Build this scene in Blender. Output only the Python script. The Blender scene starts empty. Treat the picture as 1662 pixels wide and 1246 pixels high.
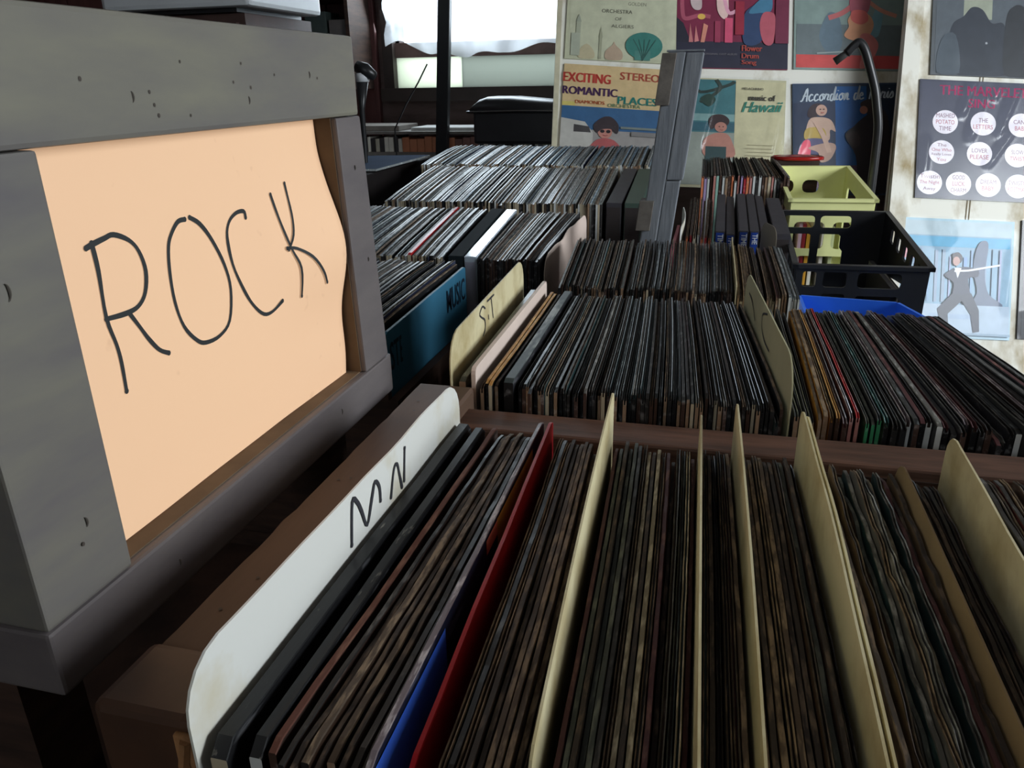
import bpy, bmesh, math, random
from mathutils import Vector, Matrix, noise
from math import sin, cos, pi, radians as R
random.seed(7)
SC = bpy.context.scene
COL = SC.collection
ZC = 1.30            # camera height above the floor; all z below are written relative to the camera

# ------------------------------------------------------------ camera
cd = bpy.data.cameras.new('camera'); cam = bpy.data.objects.new('camera', cd); COL.objects.link(cam)
right = Vector((0.96835, 0.24904, -0.01675)); down = Vector((0.07609, -0.35845, -0.93044)); fwd = Vector((-0.23772, 0.89972, -0.36605))
M = Matrix((right, -down, -fwd)).transposed().to_4x4(); M.translation = Vector((0, 0, ZC))
cam.matrix_world = M
cd.sensor_width = 36.0; cd.lens = 36.0 * 1250.0 / 1662.0; cd.clip_start = 0.02; cd.clip_end = 60
SC.camera = cam
# ------------------------------------------------------------ world, exposure, daylight
W = bpy.data.worlds.new('sky'); SC.world = W; W.use_nodes = True
wn = W.node_tree.nodes; wl = W.node_tree.links
bg = wn['Background']; bg.inputs[0].default_value = (0.80, 0.91, 1.0, 1); bg.inputs[1].default_value = 3.6
SC.view_settings.view_transform = 'Standard'
try: SC.view_settings.look = 'None'
except Exception: pass
SC.view_settings.exposure = 0.0; SC.view_settings.gamma = 1.0; SC.view_settings.use_curve_mapping = False
SC.cycles.max_bounces = 6; SC.cycles.diffuse_bounces = 3; SC.cycles.glossy_bounces = 3
SC.cycles.transmission_bounces = 4; SC.cycles.transparent_max_bounces = 10
SC.cycles.use_denoising = True
SC.cycles.sample_clamp_indirect = 4

def area(name, loc, aim, sx, sy, power, col):
    l = bpy.data.lights.new(name, 'AREA'); l.shape = 'RECTANGLE'; l.size = sx; l.size_y = sy
    l.energy = power; l.color = col
    o = bpy.data.objects.new(name, l); COL.objects.link(o)
    o.location = Vector(loc) + Vector((0, 0, ZC))
    d = (Vector(aim) + Vector((0, 0, ZC))) - o.location
    o.rotation_euler = d.to_track_quat('-Z', 'Y').to_euler()
    return o
area('daylight_right_window', (2.12, 0.60, 0.45), (0.3, 1.4, -0.2), 0.9, 0.75, 40, (0.90, 0.96, 1.0))
sw = area('board_fill_light', (2.12, 1.35, 0.40), (0.95, 2.15, -0.15), 0.5, 0.75, 5.5, (0.93, 0.97, 1.0)); sw.data.spread = R(120)  # added fill lamp that brightens the right cover board
area('daylight_back_window', (-1.0, 3.16, 0.42), (-0.6, 1.2, -0.5), 0.75, 0.5, 9, (0.80, 0.92, 1.0))
area('daylight_front_window', (-0.4, -1.62, 0.75), (0.2, 1.8, 0.0), 0.9, 0.5, 2.5, (1.0, 0.95, 0.88))

# ------------------------------------------------------------ helpers
def lin(c):
    r = []
    for v in c[:3]:
        v = v / 255.0
        r.append(v / 12.92 if v <= 0.04045 else ((v + 0.055) / 1.055) ** 2.4)
    return (r[0], r[1], r[2], 1.0)
_mats = {}
def mat(name, col=(128,128,128), rough=0.6, var=0.25, scale=14.0, bump=0.0, spec=0.4, stretch=None, col2=None, lo=0.35, hi=0.65, coat=0.0, metal=0.0, coord='Object', detail=5.0):
    if name in _mats: return _mats[name]
    m = bpy.data.materials.new(name); m.use_nodes = True; _mats[name] = m
    nt = m.node_tree; n = nt.nodes; l = nt.links
    p = n['Principled BSDF']
    p.inputs['Roughness'].default_value = rough; p.inputs['Specular IOR Level'].default_value = spec
    p.inputs['Metallic'].default_value = metal
    p.inputs['Coat Weight'].default_value = coat; p.inputs['Coat Roughness'].default_value = 0.12
    c = lin(col)
    if var <= 0 and col2 is None and bump <= 0:
        p.inputs['Base Color'].default_value = c; return m
    if coord == 'Position':
        t = n.new('ShaderNodeNewGeometry'); out = t.outputs['Position']
    else:
        t = n.new('ShaderNodeTexCoord'); out = t.outputs['Object']
    mp = n.new('ShaderNodeMapping'); mp.inputs['Scale'].default_value = stretch or (1, 1, 1)
    l.new(out, mp.inputs['Vector'])
    no = n.new('ShaderNodeTexNoise'); no.inputs['Scale'].default_value = scale; no.inputs['Detail'].default_value = detail
    no.inputs['Roughness'].default_value = 0.6
    l.new(mp.outputs[0], no.inputs['Vector'])
    cr = n.new('ShaderNodeValToRGB'); l.new(no.outputs[0], cr.inputs[0])
    cr.color_ramp.elements[0].position = lo; cr.color_ramp.elements[1].position = hi
    c2 = lin(col2) if col2 is not None else tuple(min(1, x * (1 + var)) for x in c[:3]) + (1,)
    c1 = c if col2 is not None else tuple(x * (1 - var) for x in c[:3]) + (1,)
    cr.color_ramp.elements[0].color = c1; cr.color_ramp.elements[1].color = c2
    l.new(cr.outputs[0], p.inputs['Base Color'])
    if bump > 0:
        b = n.new('ShaderNodeBump'); b.inputs['Strength'].default_value = 1.0; b.inputs['Distance'].default_value = bump
        l.new(no.outputs[0], b.inputs['Height']); l.new(b.outputs[0], p.inputs['Normal'])
    return m

class MB:
    """collects faces, builds ONE mesh object"""
    def __init__(s): s.v = []; s.f = []; s.m = []
    def add(s, vs, fs, mi=0):
        o = len(s.v); s.v += [tuple(v) for v in vs]
        for k, f in enumerate(fs):
            s.f.append(tuple(i + o for i in f)); s.m.append(mi if isinstance(mi, int) else mi[k])
    def box(s, x0, x1, y0, y1, z0, z1, mi=0, bev=0.0):
        if bev > 0:
            bm = bmesh.new(); bmesh.ops.create_cube(bm, size=1)
            for v in bm.verts: v.co = Vector(((x0 + x1) / 2 + v.co.x * (x1 - x0), (y0 + y1) / 2 + v.co.y * (y1 - y0), (z0 + z1) / 2 + v.co.z * (z1 - z0)))
            bmesh.ops.bevel(bm, geom=bm.edges[:] , offset=bev, segments=2, affect='EDGES', profile=0.6)
            bm.verts.index_update()
            s.add([v.co[:] for v in bm.verts], [[v.index for v in f.verts] for f in bm.faces], mi); bm.free(); return s
        v = [(x0, y0, z0), (x1, y0, z0), (x1, y1, z0), (x0, y1, z0), (x0, y0, z1), (x1, y0, z1), (x1, y1, z1), (x0, y1, z1)]
        s.add(v, [(0, 3, 2, 1), (4, 5, 6, 7), (0, 1, 5, 4), (1, 2, 6, 5), (2, 3, 7, 6), (3, 0, 4, 7)], mi); return s
    def tube(s, pts, r, n=8, mi=0, flat=1.0):
        P = [Vector(p) for p in pts]; rings = []
        prev = None
        for i, p in enumerate(P):
            d = (P[min(i + 1, len(P) - 1)] - P[max(i - 1, 0)]).normalized()
            a = Vector((0, 0, 1)) if abs(d.z) < 0.9 else Vector((1, 0, 0))
            if prev is not None: a = prev
            u = (a - d * a.dot(d)).normalized(); w = d.cross(u); prev = u
            rr = r[i] if isinstance(r, (list, tuple)) else r
            rings.append([p + u * rr * cos(2 * pi * k / n) + w * rr * flat * sin(2 * pi * k / n) for k in range(n)])
        vs = [v for g in rings for v in g]; fs = []
        for i in range(len(P) - 1):
            for k in range(n):
                fs.append((i * n + k, i * n + (k + 1) % n, (i + 1) * n + (k + 1) % n, (i + 1) * n + k))
        fs.append(tuple(range(n - 1, -1, -1))); fs.append(tuple((len(P) - 1) * n + k for k in range(n)))
        s.add(vs, fs, mi); return s
    def mesh(s, me, Mx, mi=0):
        s.add([Mx @ v.co for v in me.vertices], [tuple(p.vertices) for p in me.polygons], mi); return s
    def xf(s, fn): s.v = [tuple(fn(Vector(v))) for v in s.v]; return s
    def build(s, name, mats, parent=None, smooth=False, raw=False, origin=None):
        """vertices are written relative to the camera height; the object's origin is moved to its base"""
        if not isinstance(mats, (list, tuple)): mats = [mats]
        V = [Vector(v) + (Vector((0, 0, 0)) if raw else Vector((0, 0, ZC))) for v in s.v]
        if parent is not None and parent.get('_o') is not None: og = Vector(parent['_o'])
        elif origin is not None: og = Vector(origin)
        else:
            og = Vector(((min(v.x for v in V) + max(v.x for v in V)) / 2, (min(v.y for v in V) + max(v.y for v in V)) / 2, min(v.z for v in V)))
        me = bpy.data.meshes.new(name); me.from_pydata([v - og for v in V], [], s.f)
        for m in mats: me.materials.append(m)
        me.polygons.foreach_set('material_index', s.m)
        if smooth: me.polygons.foreach_set('use_smooth', [True] * len(s.f))
        me.update()
        o = bpy.data.objects.new(name, me); COL.objects.link(o)
        if parent is None: o.location = og
        else: o.parent = parent; o['_o'] = list(og)
        if parent is None: o['_o'] = list(og)
        return o
def tag(o, label, cat, group=None, kind=None):
    o['label'] = label; o['category'] = cat
    if group: o['group'] = group
    if kind: o['kind'] = kind
    return o
def empty(name, loc, label, cat, group=None):
    o = bpy.data.objects.new(name, None); COL.objects.link(o); o.empty_display_size = 0.05
    o.location = Vector(loc) + Vector((0, 0, ZC)); o['_o'] = list(o.location)
    return tag(o, label, cat, group)
def struct(o): o['kind'] = 'structure'; return o

_tc = 0
def text_mesh(body, font_w=None, italic=0.0, bold=0.0):
    cu = bpy.data.curves.new('t', 'FONT'); cu.body = body; cu.align_x = 'LEFT'; cu.resolution_u = 3; cu.shear = italic; cu.offset = bold
    o = bpy.data.objects.new('t', cu); COL.objects.link(o)
    dg = bpy.context.evaluated_depsgraph_get(); me = bpy.data.meshes.new_from_object(o.evaluated_get(dg))
    bpy.data.objects.remove(o); bpy.data.curves.remove(cu)
    return me
def plate_mesh(outline, holes, th):
    """flat plate with rounded holes; 2-D curve filled and extruded"""
    cu = bpy.data.curves.new('p', 'CURVE'); cu.dimensions = '2D'; cu.fill_mode = 'BOTH'; cu.extrude = th / 2
    def sp(pts):
        s = cu.splines.new('POLY'); s.points.add(len(pts) - 1)
        for q, p in zip(s.points, pts): q.co = (p[0], p[1], 0, 1)
        s.use_cyclic_u = True
    sp(outline)
    for h in holes:
        if len(h) == 5 and not isinstance(h[0], tuple):
            x0, y0, x1, y1, r = h; pts = []
            for cx, cy, a in ((x1 - r, y1 - r, 0), (x0 + r, y1 - r, 90), (x0 + r, y0 + r, 180), (x1 - r, y0 + r, 270)):
                for k in range(4): t = R(a + 30 * k); pts.append((cx + r * cos(t), cy + r * sin(t)))
            sp(pts)
        else: sp(h)
    o = bpy.data.objects.new('p', cu); COL.objects.link(o)
    dg = bpy.context.evaluated_depsgraph_get(); me = bpy.data.meshes.new_from_object(o.evaluated_get(dg))
    bpy.data.objects.remove(o); bpy.data.curves.remove(cu)
    return me
def frame_matrix(origin, xax, yax):
    xax = Vector(xax).normalized(); yax = Vector(yax).normalized(); z = xax.cross(yax).normalized(); yax = z.cross(xax)
    m = Matrix((xax, yax, z)).transposed().to_4x4(); m.translation = Vector(origin); return m

# ------------------------------------------------------------ materials
dark_wood = mat('dark_stained_wood', (58, 40, 32), 0.7, 0.45, 6, 0.0006, stretch=(2, 2, 14))
bin_wood = mat('reddish_bin_wood', (86, 58, 44), 0.65, 0.4, 9, 0.0006, stretch=(1.2, 8, 22))
plank_wood = mat('worn_brown_plank', (78, 58, 45), 0.6, col2=(100, 76, 60), scale=5, bump=0.0006, stretch=(6, 1.0, 6), lo=0.3, hi=0.75)
block_wood = mat('dark_varnished_block', (70, 50, 40), 0.4, col2=(98, 68, 50), scale=9, bump=0.0006)
raw_wood = mat('split_raw_wood', (150, 108, 70), 0.8, 0.4, 30, 0.001)
grey_paint = mat('grey_painted_wood', (100, 96, 98), 0.5, col2=(126, 123, 108), scale=5, bump=0.0007, stretch=(2, 1, 4), lo=0.3, hi=0.7)
grey_paint2 = mat('purplish_grey_painted_wood', (94, 88, 90), 0.5, col2=(110, 103, 102), scale=8, bump=0.0008, stretch=(2, 1, 4), lo=0.3, hi=0.7)
grey_paint3 = mat('blue_grey_painted_wood', (108, 113, 120), 0.6, col2=(130, 134, 140), scale=10, bump=0.0009, stretch=(14, 14, 1.5), lo=0.3, hi=0.7)
block_grey = mat('bare_end_grain', (104, 98, 92), 0.8, 0.25, 40, 0.0008)
bare_inner = mat('dusty_bare_wood', (84, 68, 52), 0.8, col2=(112, 92, 70), scale=12, bump=0.0008)
nail_mat = mat('nail_heads', (70, 62, 56), 0.6, 0.2)
ink = mat('marker_ink', (44, 48, 50), 0.6, 0)
ink_soft = mat('marker_ink_faded', (52, 52, 58), 0.6, 0)
maroon = mat('maroon_painted_boards', (92, 56, 54), 0.7, 0.3, 4, 0.001, stretch=(8, 8, 1))
brown_wall = mat('dark_brown_boards', (98, 80, 76), 0.75, 0.3, 3, 0.001, stretch=(2, 2, 8))
cream_board = mat('stained_cream_board', (226, 224, 214), 0.6, col2=(150, 130, 84), scale=7, bump=0.0008, stretch=(1.2, 1.2, 0.6), lo=0.52, hi=0.74)
black_pl = mat('black_plastic', (30, 31, 33), 0.35, 0.1, 20, 0.0002)
yellow_pl = mat('pale_yellow_plastic', (234, 236, 166), 0.45, 0.06, 8)
blue_pl = mat('blue_plastic', (44, 110, 222), 0.4, 0.08, 6)
chrome = mat('chrome', (200, 205, 210), 0.15, 0, metal=1.0)
red_pl = mat('red_glossy_plastic', (150, 30, 26), 0.2, 0.1, 6)
white_metal = mat('white_enamel', (190, 194, 198), 0.4, 0.05, 6)

def wear_mat(name, col, fleck, amount, rough, scale=160, coat=0.0, spec=0.35):
    """printed card with worn pale flecks where noise passes a threshold"""
    return mat(name, col, rough, col2=fleck, scale=scale, stretch=(1, 0.22, 1), lo=0.52 + amount, hi=0.66 + amount, coat=coat, coord='Position', spec=spec, bump=0.0002, detail=3)
BODY = {k: wear_mat('sleeve_card_' + k, c, tuple(min(255, x + 55) for x in c), 0.06, 0.5) for k, c in dict(
    black=(22, 22, 24), charcoal=(38, 38, 42), umber=(56, 42, 36), brown=(74, 56, 44), tan=(120, 98, 74), maroon=(74, 30, 32),
    navy=(24, 30, 52), teal=(36, 62, 64), green=(44, 62, 44), grey=(88, 86, 84), cream=(176, 166, 140), red=(166, 28, 34), white=(196, 196, 192), orange=(190, 130, 60)).items()}
EDGE = {k: wear_mat('sleeve_edge_' + k, a, b, m, r, 260, cc, 0.5) for k, (a, b, m, r, cc) in dict(
    kraft=((84, 68, 54), (140, 118, 94), -0.06, 0.7, 0), dim=((56, 46, 40), (108, 90, 74), -0.02, 0.7, 0), bright=((78, 86, 90), (150, 160, 164), 0.0, 0.40, 0.15), grey=((84, 82, 78), (150, 148, 142), -0.03, 0.5, 0),
    dark=((34, 31, 30), (92, 88, 84), 0.03, 0.45, 0), pale=((128, 116, 94), (190, 176, 148), -0.06, 0.7, 0), maroon=((74, 34, 36), (120, 80, 70), 0.02, 0.6, 0),
    greenish=((62, 66, 60), (108, 110, 98), -0.02, 0.6, 0), plastic=((66, 72, 76), (150, 158, 160), 0.0, 0.42, 0.1), plastic_dark=((32, 34, 36), (110, 116, 118), 0.05, 0.42, 0.1),
    red=((176, 30, 38), (220, 130, 120), 0.06, 0.5, 0.2), gold=((170, 122, 62), (205, 165, 100), 0.0, 0.6, 0), teal=((40, 84, 86), (140, 170, 165), 0.0, 0.4, 0.2),
    mauve=((120, 108, 112), (200, 190, 190), 0.0, 0.4, 0.3), white=((130, 136, 138), (190, 194, 194), 0, 0.45, 0.0), sky=((100, 126, 146), (176, 190, 200), 0, 0.5, 0.1)).items()}
SPINE = {k: wear_mat('spine_' + k, c, tuple(int(x + (200 - x) * 0.45) for x in c), 0.03, 0.5, 120) for k, c in dict(
    black=(20, 20, 22), charcoal=(40, 38, 38), brown=(70, 50, 42), kraft=(150, 122, 98), bone=(190, 176, 150), pink=(190, 130, 122), white=(205, 208, 206),
    red=(170, 40, 50), green=(60, 140, 96), blue=(60, 90, 150), mint=(150, 190, 176), orange=(222, 130, 90), lilac=(170, 150, 190)).items()}

def sleeve_geo(mb, xn, xf, yn, yf, zn, zf, t, base, lean=0.0, bow=0.0, slit=True, mi=(0, 1, 2), jit=0.0012, seed=0, N=8, round_c=0.0):
    """a record sleeve (closed card envelope with an open slot along the top) standing on z=base"""
    e = min(0.0009, t * 0.3)
    rings = []
    for k in range(N + 1):
        s = k / N
        if N == 8: s = (0, 0.02, 0.12, 0.3, 0.5, 0.7, 0.88, 0.98, 1)[k]
        y = yn + (yf - yn) * s
        xc = xn + (xf - xn) * s + bow * sin(pi * s) + 0.00025 * noise.noise(Vector((seed * 7.3, s * (6 if N == 8 else 14), 0)))
        H = zn + (zf - zn) * s + jit * noise.noise(Vector((seed * 3.1, s * 9, 2.2))) + (jit * 0.5 * noise.noise(Vector((seed * 5.7, s * 45, 4))) if N > 8 else 0)
        if s in (0, 1): H -= 0.0022
        if round_c > 0:
            dd = min(s, 1 - s) * (yf - yn)
            if dd < round_c: H -= round_c - math.sqrt(max(0, round_c ** 2 - (round_c - dd) ** 2))
        sec = [(-t / 2, base), (-t / 2, H - 0.0008), (-t / 2 + e * 0.35, H)]
        if slit: sec += [(-t / 2 + e, H - 0.0004), (-t / 2 + e, H - 0.004), (t / 2 - e, H - 0.004), (t / 2 - e, H - 0.0004)]
        sec += [(t / 2 - e * 0.35, H), (t / 2, H - 0.0008), (t / 2, base)]
        rings.append([(xc + a - lean * (H - b) / 0.312, y, b) for a, b in sec])
    n = len(rings[0]); vs = [v for r in rings for v in r]; fs = []; ms = []
    for k in range(len(rings) - 1):
        for i in range(n):
            j = (i + 1) % n
            fs.append((k * n + i, (k + 1) * n + i, (k + 1) * n + j, k * n + j))
            if i in (0, n - 2, n - 1): ms.append(mi[0])
            elif slit and i == 4: ms.append(mi[0])
            else: ms.append(mi[1])
    fs.append(tuple(range(n))); ms.append(mi[2])
    fs.append(tuple((len(rings) - 1) * n + i for i in range(n - 1, -1, -1))); ms.append(mi[0])
    mb.add(vs, fs, ms)

specs = []     # every ordinary sleeve: (apparent size, arguments)
def row(tag_info, xs_n, xs_f, yn, yf, zn, zf, base, t, bodies, edges, spines, seed, lean=0.0, bow=0.0015, yj=0.004, zj=0.0025, slitp=0.7, jit=0.0012, prio=0):
    rnd = random.Random(seed); n = len(xs_n)
    lb = rnd.uniform(-1, 1)
    for i in range(n):
        if rnd.random() < 0.16: lb = rnd.uniform(-1, 1)       # neighbours share their bow, so sleeves stay apart
        gapn = (xs_n[min(i + 1, n - 1)] - xs_n[max(i - 1, 0)]) / max(1, (min(i + 1, n - 1) - max(i - 1, 0)))
        tt = t if not isinstance(t, (tuple, list)) else rnd.uniform(*t)
        if n > 1: tt = min(tt, abs(gapn) * 0.84) if prio > 6 else abs(gapn) * 0.90
        dy = rnd.uniform(-yj, yj); dz = rnd.uniform(-zj, zj) - (0.008 if rnd.random() < 0.05 else 0)
        specs.append(dict(info=tag_info, prio=prio, args=dict(xn=xs_n[i], xf=xs_f[i], yn=yn + dy, yf=yf + dy, zn=zn + dz, zf=zf + dz, t=tt, base=base,
            lean=lean, bow=bow * 0.5, slit=rnd.random() < (slitp if prio > 6 else 0.25), jit=jit, seed=seed * 100 + i, N=28 if prio == 9 else 8),
            mats=(rnd.choice(bodies), rnd.choice(edges), rnd.choice(spines))))
def lsp(a, b, n, ends=True):
    if n == 1: return [(a + b) / 2]
    return [a + (b - a) * (i + 0.5) / n for i in range(n)]

# ------------------------------------------------------------ room
m = MB()
struct(m.box(-3.4, 2.3, -1.9, 3.9, -1.32, -1.30).build('floor', mat('dusty_floor', (70, 62, 56), 0.9, 0.3, 3)))
struct(MB().box(-3.4, 2.3, -1.9, 3.9, 1.25, 1.3).build('ceiling', mat('dim_ceiling', (120, 112, 104), 0.9, 0.1, 3)))
def wall_x(name, x0, x1, y0, y1, oy0, oy1, oz0, oz1, m_):
    b = MB(); b.box(x0, x1, y0, oy0, -1.3, 1.25); b.box(x0, x1, oy1, y1, -1.3, 1.25); b.box(x0, x1, oy0, oy1, -1.3, oz0); b.box(x0, x1, oy0, oy1, oz1, 1.25)
    return struct(b.build(name, m_))
def wall_y(name, y0, y1, x0, x1, ox0, ox1, oz0, oz1, m_):
    b = MB(); b.box(x0, ox0, y0, y1, -1.3, 1.25); b.box(ox1, x1, y0, y1, -1.3, 1.25); b.box(ox0, ox1, y0, y1, -1.3, oz0); b.box(ox0, ox1, y0, y1, oz1, 1.25)
    return struct(b.build(name, m_))
wall_x('wall_right', 2.2, 2.3, -1.9, 3.3, 0.0, 1.65, -0.05, 0.9, mat('pale_wall', (150, 146, 138), 0.8, 0.1, 3))
wall_x('wall_left', -3.4, -3.3, -1.9, 3.3, 3.2, 3.2, 0, 0, brown_wall)
wall_y('wall_front', -1.9, -1.7, -3.3, 2.2, -0.9, 0.1, 0.45, 1.05, mat('pale_wall', (150, 146, 138)))
wall_y('wall_back', 3.2, 3.3, -3.3, 2.2, -1.310, -0.42, -0.02, 0.85, brown_wall)
# maroon board cladding left of the window
b = MB()
for k in range(9): b.box(-3.25 + k * 0.208, -3.25 + k * 0.208 + 0.2, 3.17, 3.2, -1.3, 1.25, bev=0.004)
struct(b.build('trim_1', maroon))
struct(MB().box(-1.95, -1.88, 3.1, 3.17, -1.3, 1.25).build('trim_2', dark_wood))
struct(MB().box(-2.35, -2.30, 3.1, 3.17, -1.3, 1.25).build('trim_3', dark_wood))
# window: blown-out upper pane, brown bar, frosted lower panes
wroot = struct(MB().box(-1.355, -1.310, 3.16, 3.24, -0.06, 0.9).box(-0.42, -0.38, 3.16, 3.24, -0.06, 0.9).box(-1.355, -0.38, 3.12, 3.24, -0.07, -0.02).box(-1.355, -0.38, 3.16, 3.24, 0.85, 0.9)
    .build('window_1', mat('dark_window_wood', (52, 42, 38), 0.6, 0.2)))
MB().box(-1.310, -0.42, 3.19, 3.22, 0.095, 0.150).build('window_bar', mat('brown_window_bar', (104, 82, 76), 0.6, 0.2), wroot)
def frosted(name, col, tr):
    m_ = bpy.data.materials.new(name); m_.use_nodes = True; n = m_.node_tree.nodes; l = m_.node_tree.links
    p = n['Principled BSDF']; out = n['Material Output']
    t = n.new('ShaderNodeBsdfTranslucent'); t.inputs[0].default_value = lin(col)
    p.inputs['Base Color'].default_value = lin(col); p.inputs['Roughness'].default_value = 0.5
    mx = n.new('ShaderNodeMixShader'); mx.inputs[0].default_value = tr
    l.new(p.outputs[0], mx.inputs[1]); l.new(t.outputs[0], mx.inputs[2]); l.new(mx.outputs[0], out.inputs[0]); return m_
fg = frosted('frosted_green_glass', (244, 248, 232), 0.85); fg2 = frosted('frosted_grey_glass', (188, 192, 184), 0.75)
MB().box(-1.310, -1.03, 3.20, 3.206, -0.02, 0.095).build('frosted_pane', fg, wroot)
MB().box(-1.03, -0.42, 3.20, 3.206, -0.02, 0.095).build('frosted_pane', fg2, wroot)
struct(MB().box(2.18, 2.2, -0.05, 0.0, -0.1, 0.95).box(2.18, 2.2, 1.65, 1.70, -0.1, 0.95).box(2.18, 2.2, -0.05, 1.70, -0.1, -0.05).box(2.18, 2.2, -0.05, 1.70, 0.9, 0.95).build('window_2', white_metal))
struct(MB().box(-0.95, -0.9, -1.70, -1.68, 0.4, 1.1).box(0.1, 0.15, -1.70, -1.68, 0.4, 1.1).box(-0.95, 0.15, -1.70, -1.68, 0.4, 0.45).box(-0.95, 0.15, -1.70, -1.68, 1.05, 1.1).build('window_3', white_metal))
# plastic drape sagging over the window
def film(name, tint, amt, rough=0.08):
    m_ = bpy.data.materials.new(name); m_.use_nodes = True; n = m_.node_tree.nodes; l = m_.node_tree.links
    n.remove(n['Principled BSDF']); out = n['Material Output']
    tr = n.new('ShaderNodeBsdfTransparent'); tr.inputs[0].default_value = (*tint, 1)
    gl = n.new('ShaderNodeBsdfGlossy'); gl.inputs['Roughness'].default_value = rough
    lw = n.new('ShaderNodeLayerWeight'); lw.inputs[0].default_value = 0.25
    mm = n.new('ShaderNodeMath'); mm.operation = 'MULTIPLY_ADD'; mm.inputs[1].default_value = 0.12; mm.inputs[2].default_value = amt
    l.new(lw.outputs['Fresnel'], mm.inputs[0])
    mx = n.new('ShaderNodeMixShader'); l.new(mm.outputs[0], mx.inputs[0]); l.new(tr.outputs[0], mx.inputs[1]); l.new(gl.outputs[0], mx.inputs[2])
    l.new(mx.outputs[0], out.inputs[0]); return m_
def milky(name, amt):
    m_ = film(name, (0.95, 0.96, 0.97), 0.06, 0.2); n = m_.node_tree.nodes; l = m_.node_tree.links
    out = n['Material Output']; prev = out.inputs[0].links[0].from_socket
    d = n.new('ShaderNodeBsdfTranslucent'); d.inputs[0].default_value = (0.6, 0.62, 0.65, 1)
    mx = n.new('ShaderNodeMixShader'); mx.inputs[0].default_value = amt
    l.new(prev, mx.inputs[1]); l.new(d.outputs[0], mx.inputs[2]); l.new(mx.outputs[0], out.inputs[0]); return m_
b = MB(); nx, nz = 70, 30; vs = []
for i in range(nx + 1):
    u = i / nx; x = -1.318 + u * 0.94
    bot = 0.105 + 0.035 * sin(u * 9 + 1) * (1 - u) + 0.03 * noise.noise(Vector((u * 8, 0, 0))) + 0.02 * u
    for j in range(nz + 1):
        w = j / nz; z = bot + (0.80 - bot) * w
        vs.append((x, 3.11 + 0.034 * noise.noise(Vector((u * 12 + w * 6, w * 12, 1))) + 0.012 * sin(u * 40 + w * 9), z))
b.add(vs, [(i * (nz + 1) + j, (i + 1) * (nz + 1) + j, (i + 1) * (nz + 1) + j + 1, i * (nz + 1) + j + 1) for i in range(nx) for j in range(nz)])
tag(b.build('plastic_curtain', milky('milky_plastic_film', 0.42), smooth=True), 'crumpled clear plastic sheet hanging over the bright window', 'curtain')
# twig with leaves outside the window
b = MB(); rr = random.Random(3)
b.tube([(-0.95, 3.5, 0.42), (-0.8, 3.5, 0.36), (-0.62, 3.5, 0.40)], 0.004, 5)
for k in range(9):
    x = -0.98 + k * 0.05; z = 0.38 + rr.uniform(-0.07, 0.03); s = rr.uniform(0.012, 0.022)
    b.add([(x, 3.5, z), (x + s, 3.49, z + s * 0.7), (x + s * 1.7, 3.5, z - s * 0.2), (x + s * 0.6, 3.51, z - s)], [(0, 1, 2, 3)])
tag(b.build('leafy_twig', mat('dark_leaf', (60, 66, 60), 0.7, 0.1)), 'leafy twig outside against the bright upper window pane', 'twig')

# ------------------------------------------------------------ tables the bins stand on
def table(name, x0, x1, y0, y1, z, label):
    e = empty(name, ((x0 + x1) / 2, (y0 + y1) / 2, -1.30), label, 'table')
    MB().box(x0, x1, y0, y1, z - 0.035, z).build('tabletop', dark_wood, e)
    for px in (x0 + 0.05, x1 - 0.05):
        for py in (y0 + 0.05, y1 - 0.05): MB().box(px - 0.035, px + 0.035, py - 0.035, py + 0.035, -1.30, z - 0.035).build('leg', dark_wood, e)
table('display_table', -1.05, 0.42, 0.02, 2.185, -0.60, 'long dark wooden table under all the record bins')

# ------------------------------------------------------------ wooden bins
def bin_(name, x0, x1, y0, y1, base, ztop, label, back=None, front=None, mt=None, sides=(True, True), gap=0.012):
    mt = mt or dark_wood
    e = empty(name, ((x0 + x1) / 2, (y0 + y1) / 2, -0.60), label, 'record bin')
    MB().box(x0, x1, y0, y1, -0.60, base - 0.001).build('bottom', mt, e)
    if sides[0]: MB().box(x0, x0 + 0.012, y0, y1, base, ztop).build('side_board', mt, e)
    if sides[1]: MB().box(x1 - 0.012, x1, y0, y1, base, ztop).build('side_board', mt, e)
    if front: MB().box(x0 + .012, x1 - .012, y0, y0 + 0.010, base, front).build('front_rail', mt, e)
    if back: MB().box(x0 + .012, x1 - .012, y1 - 0.010, y1, base, back).build('back_rail', mt, e)
    return e
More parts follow.
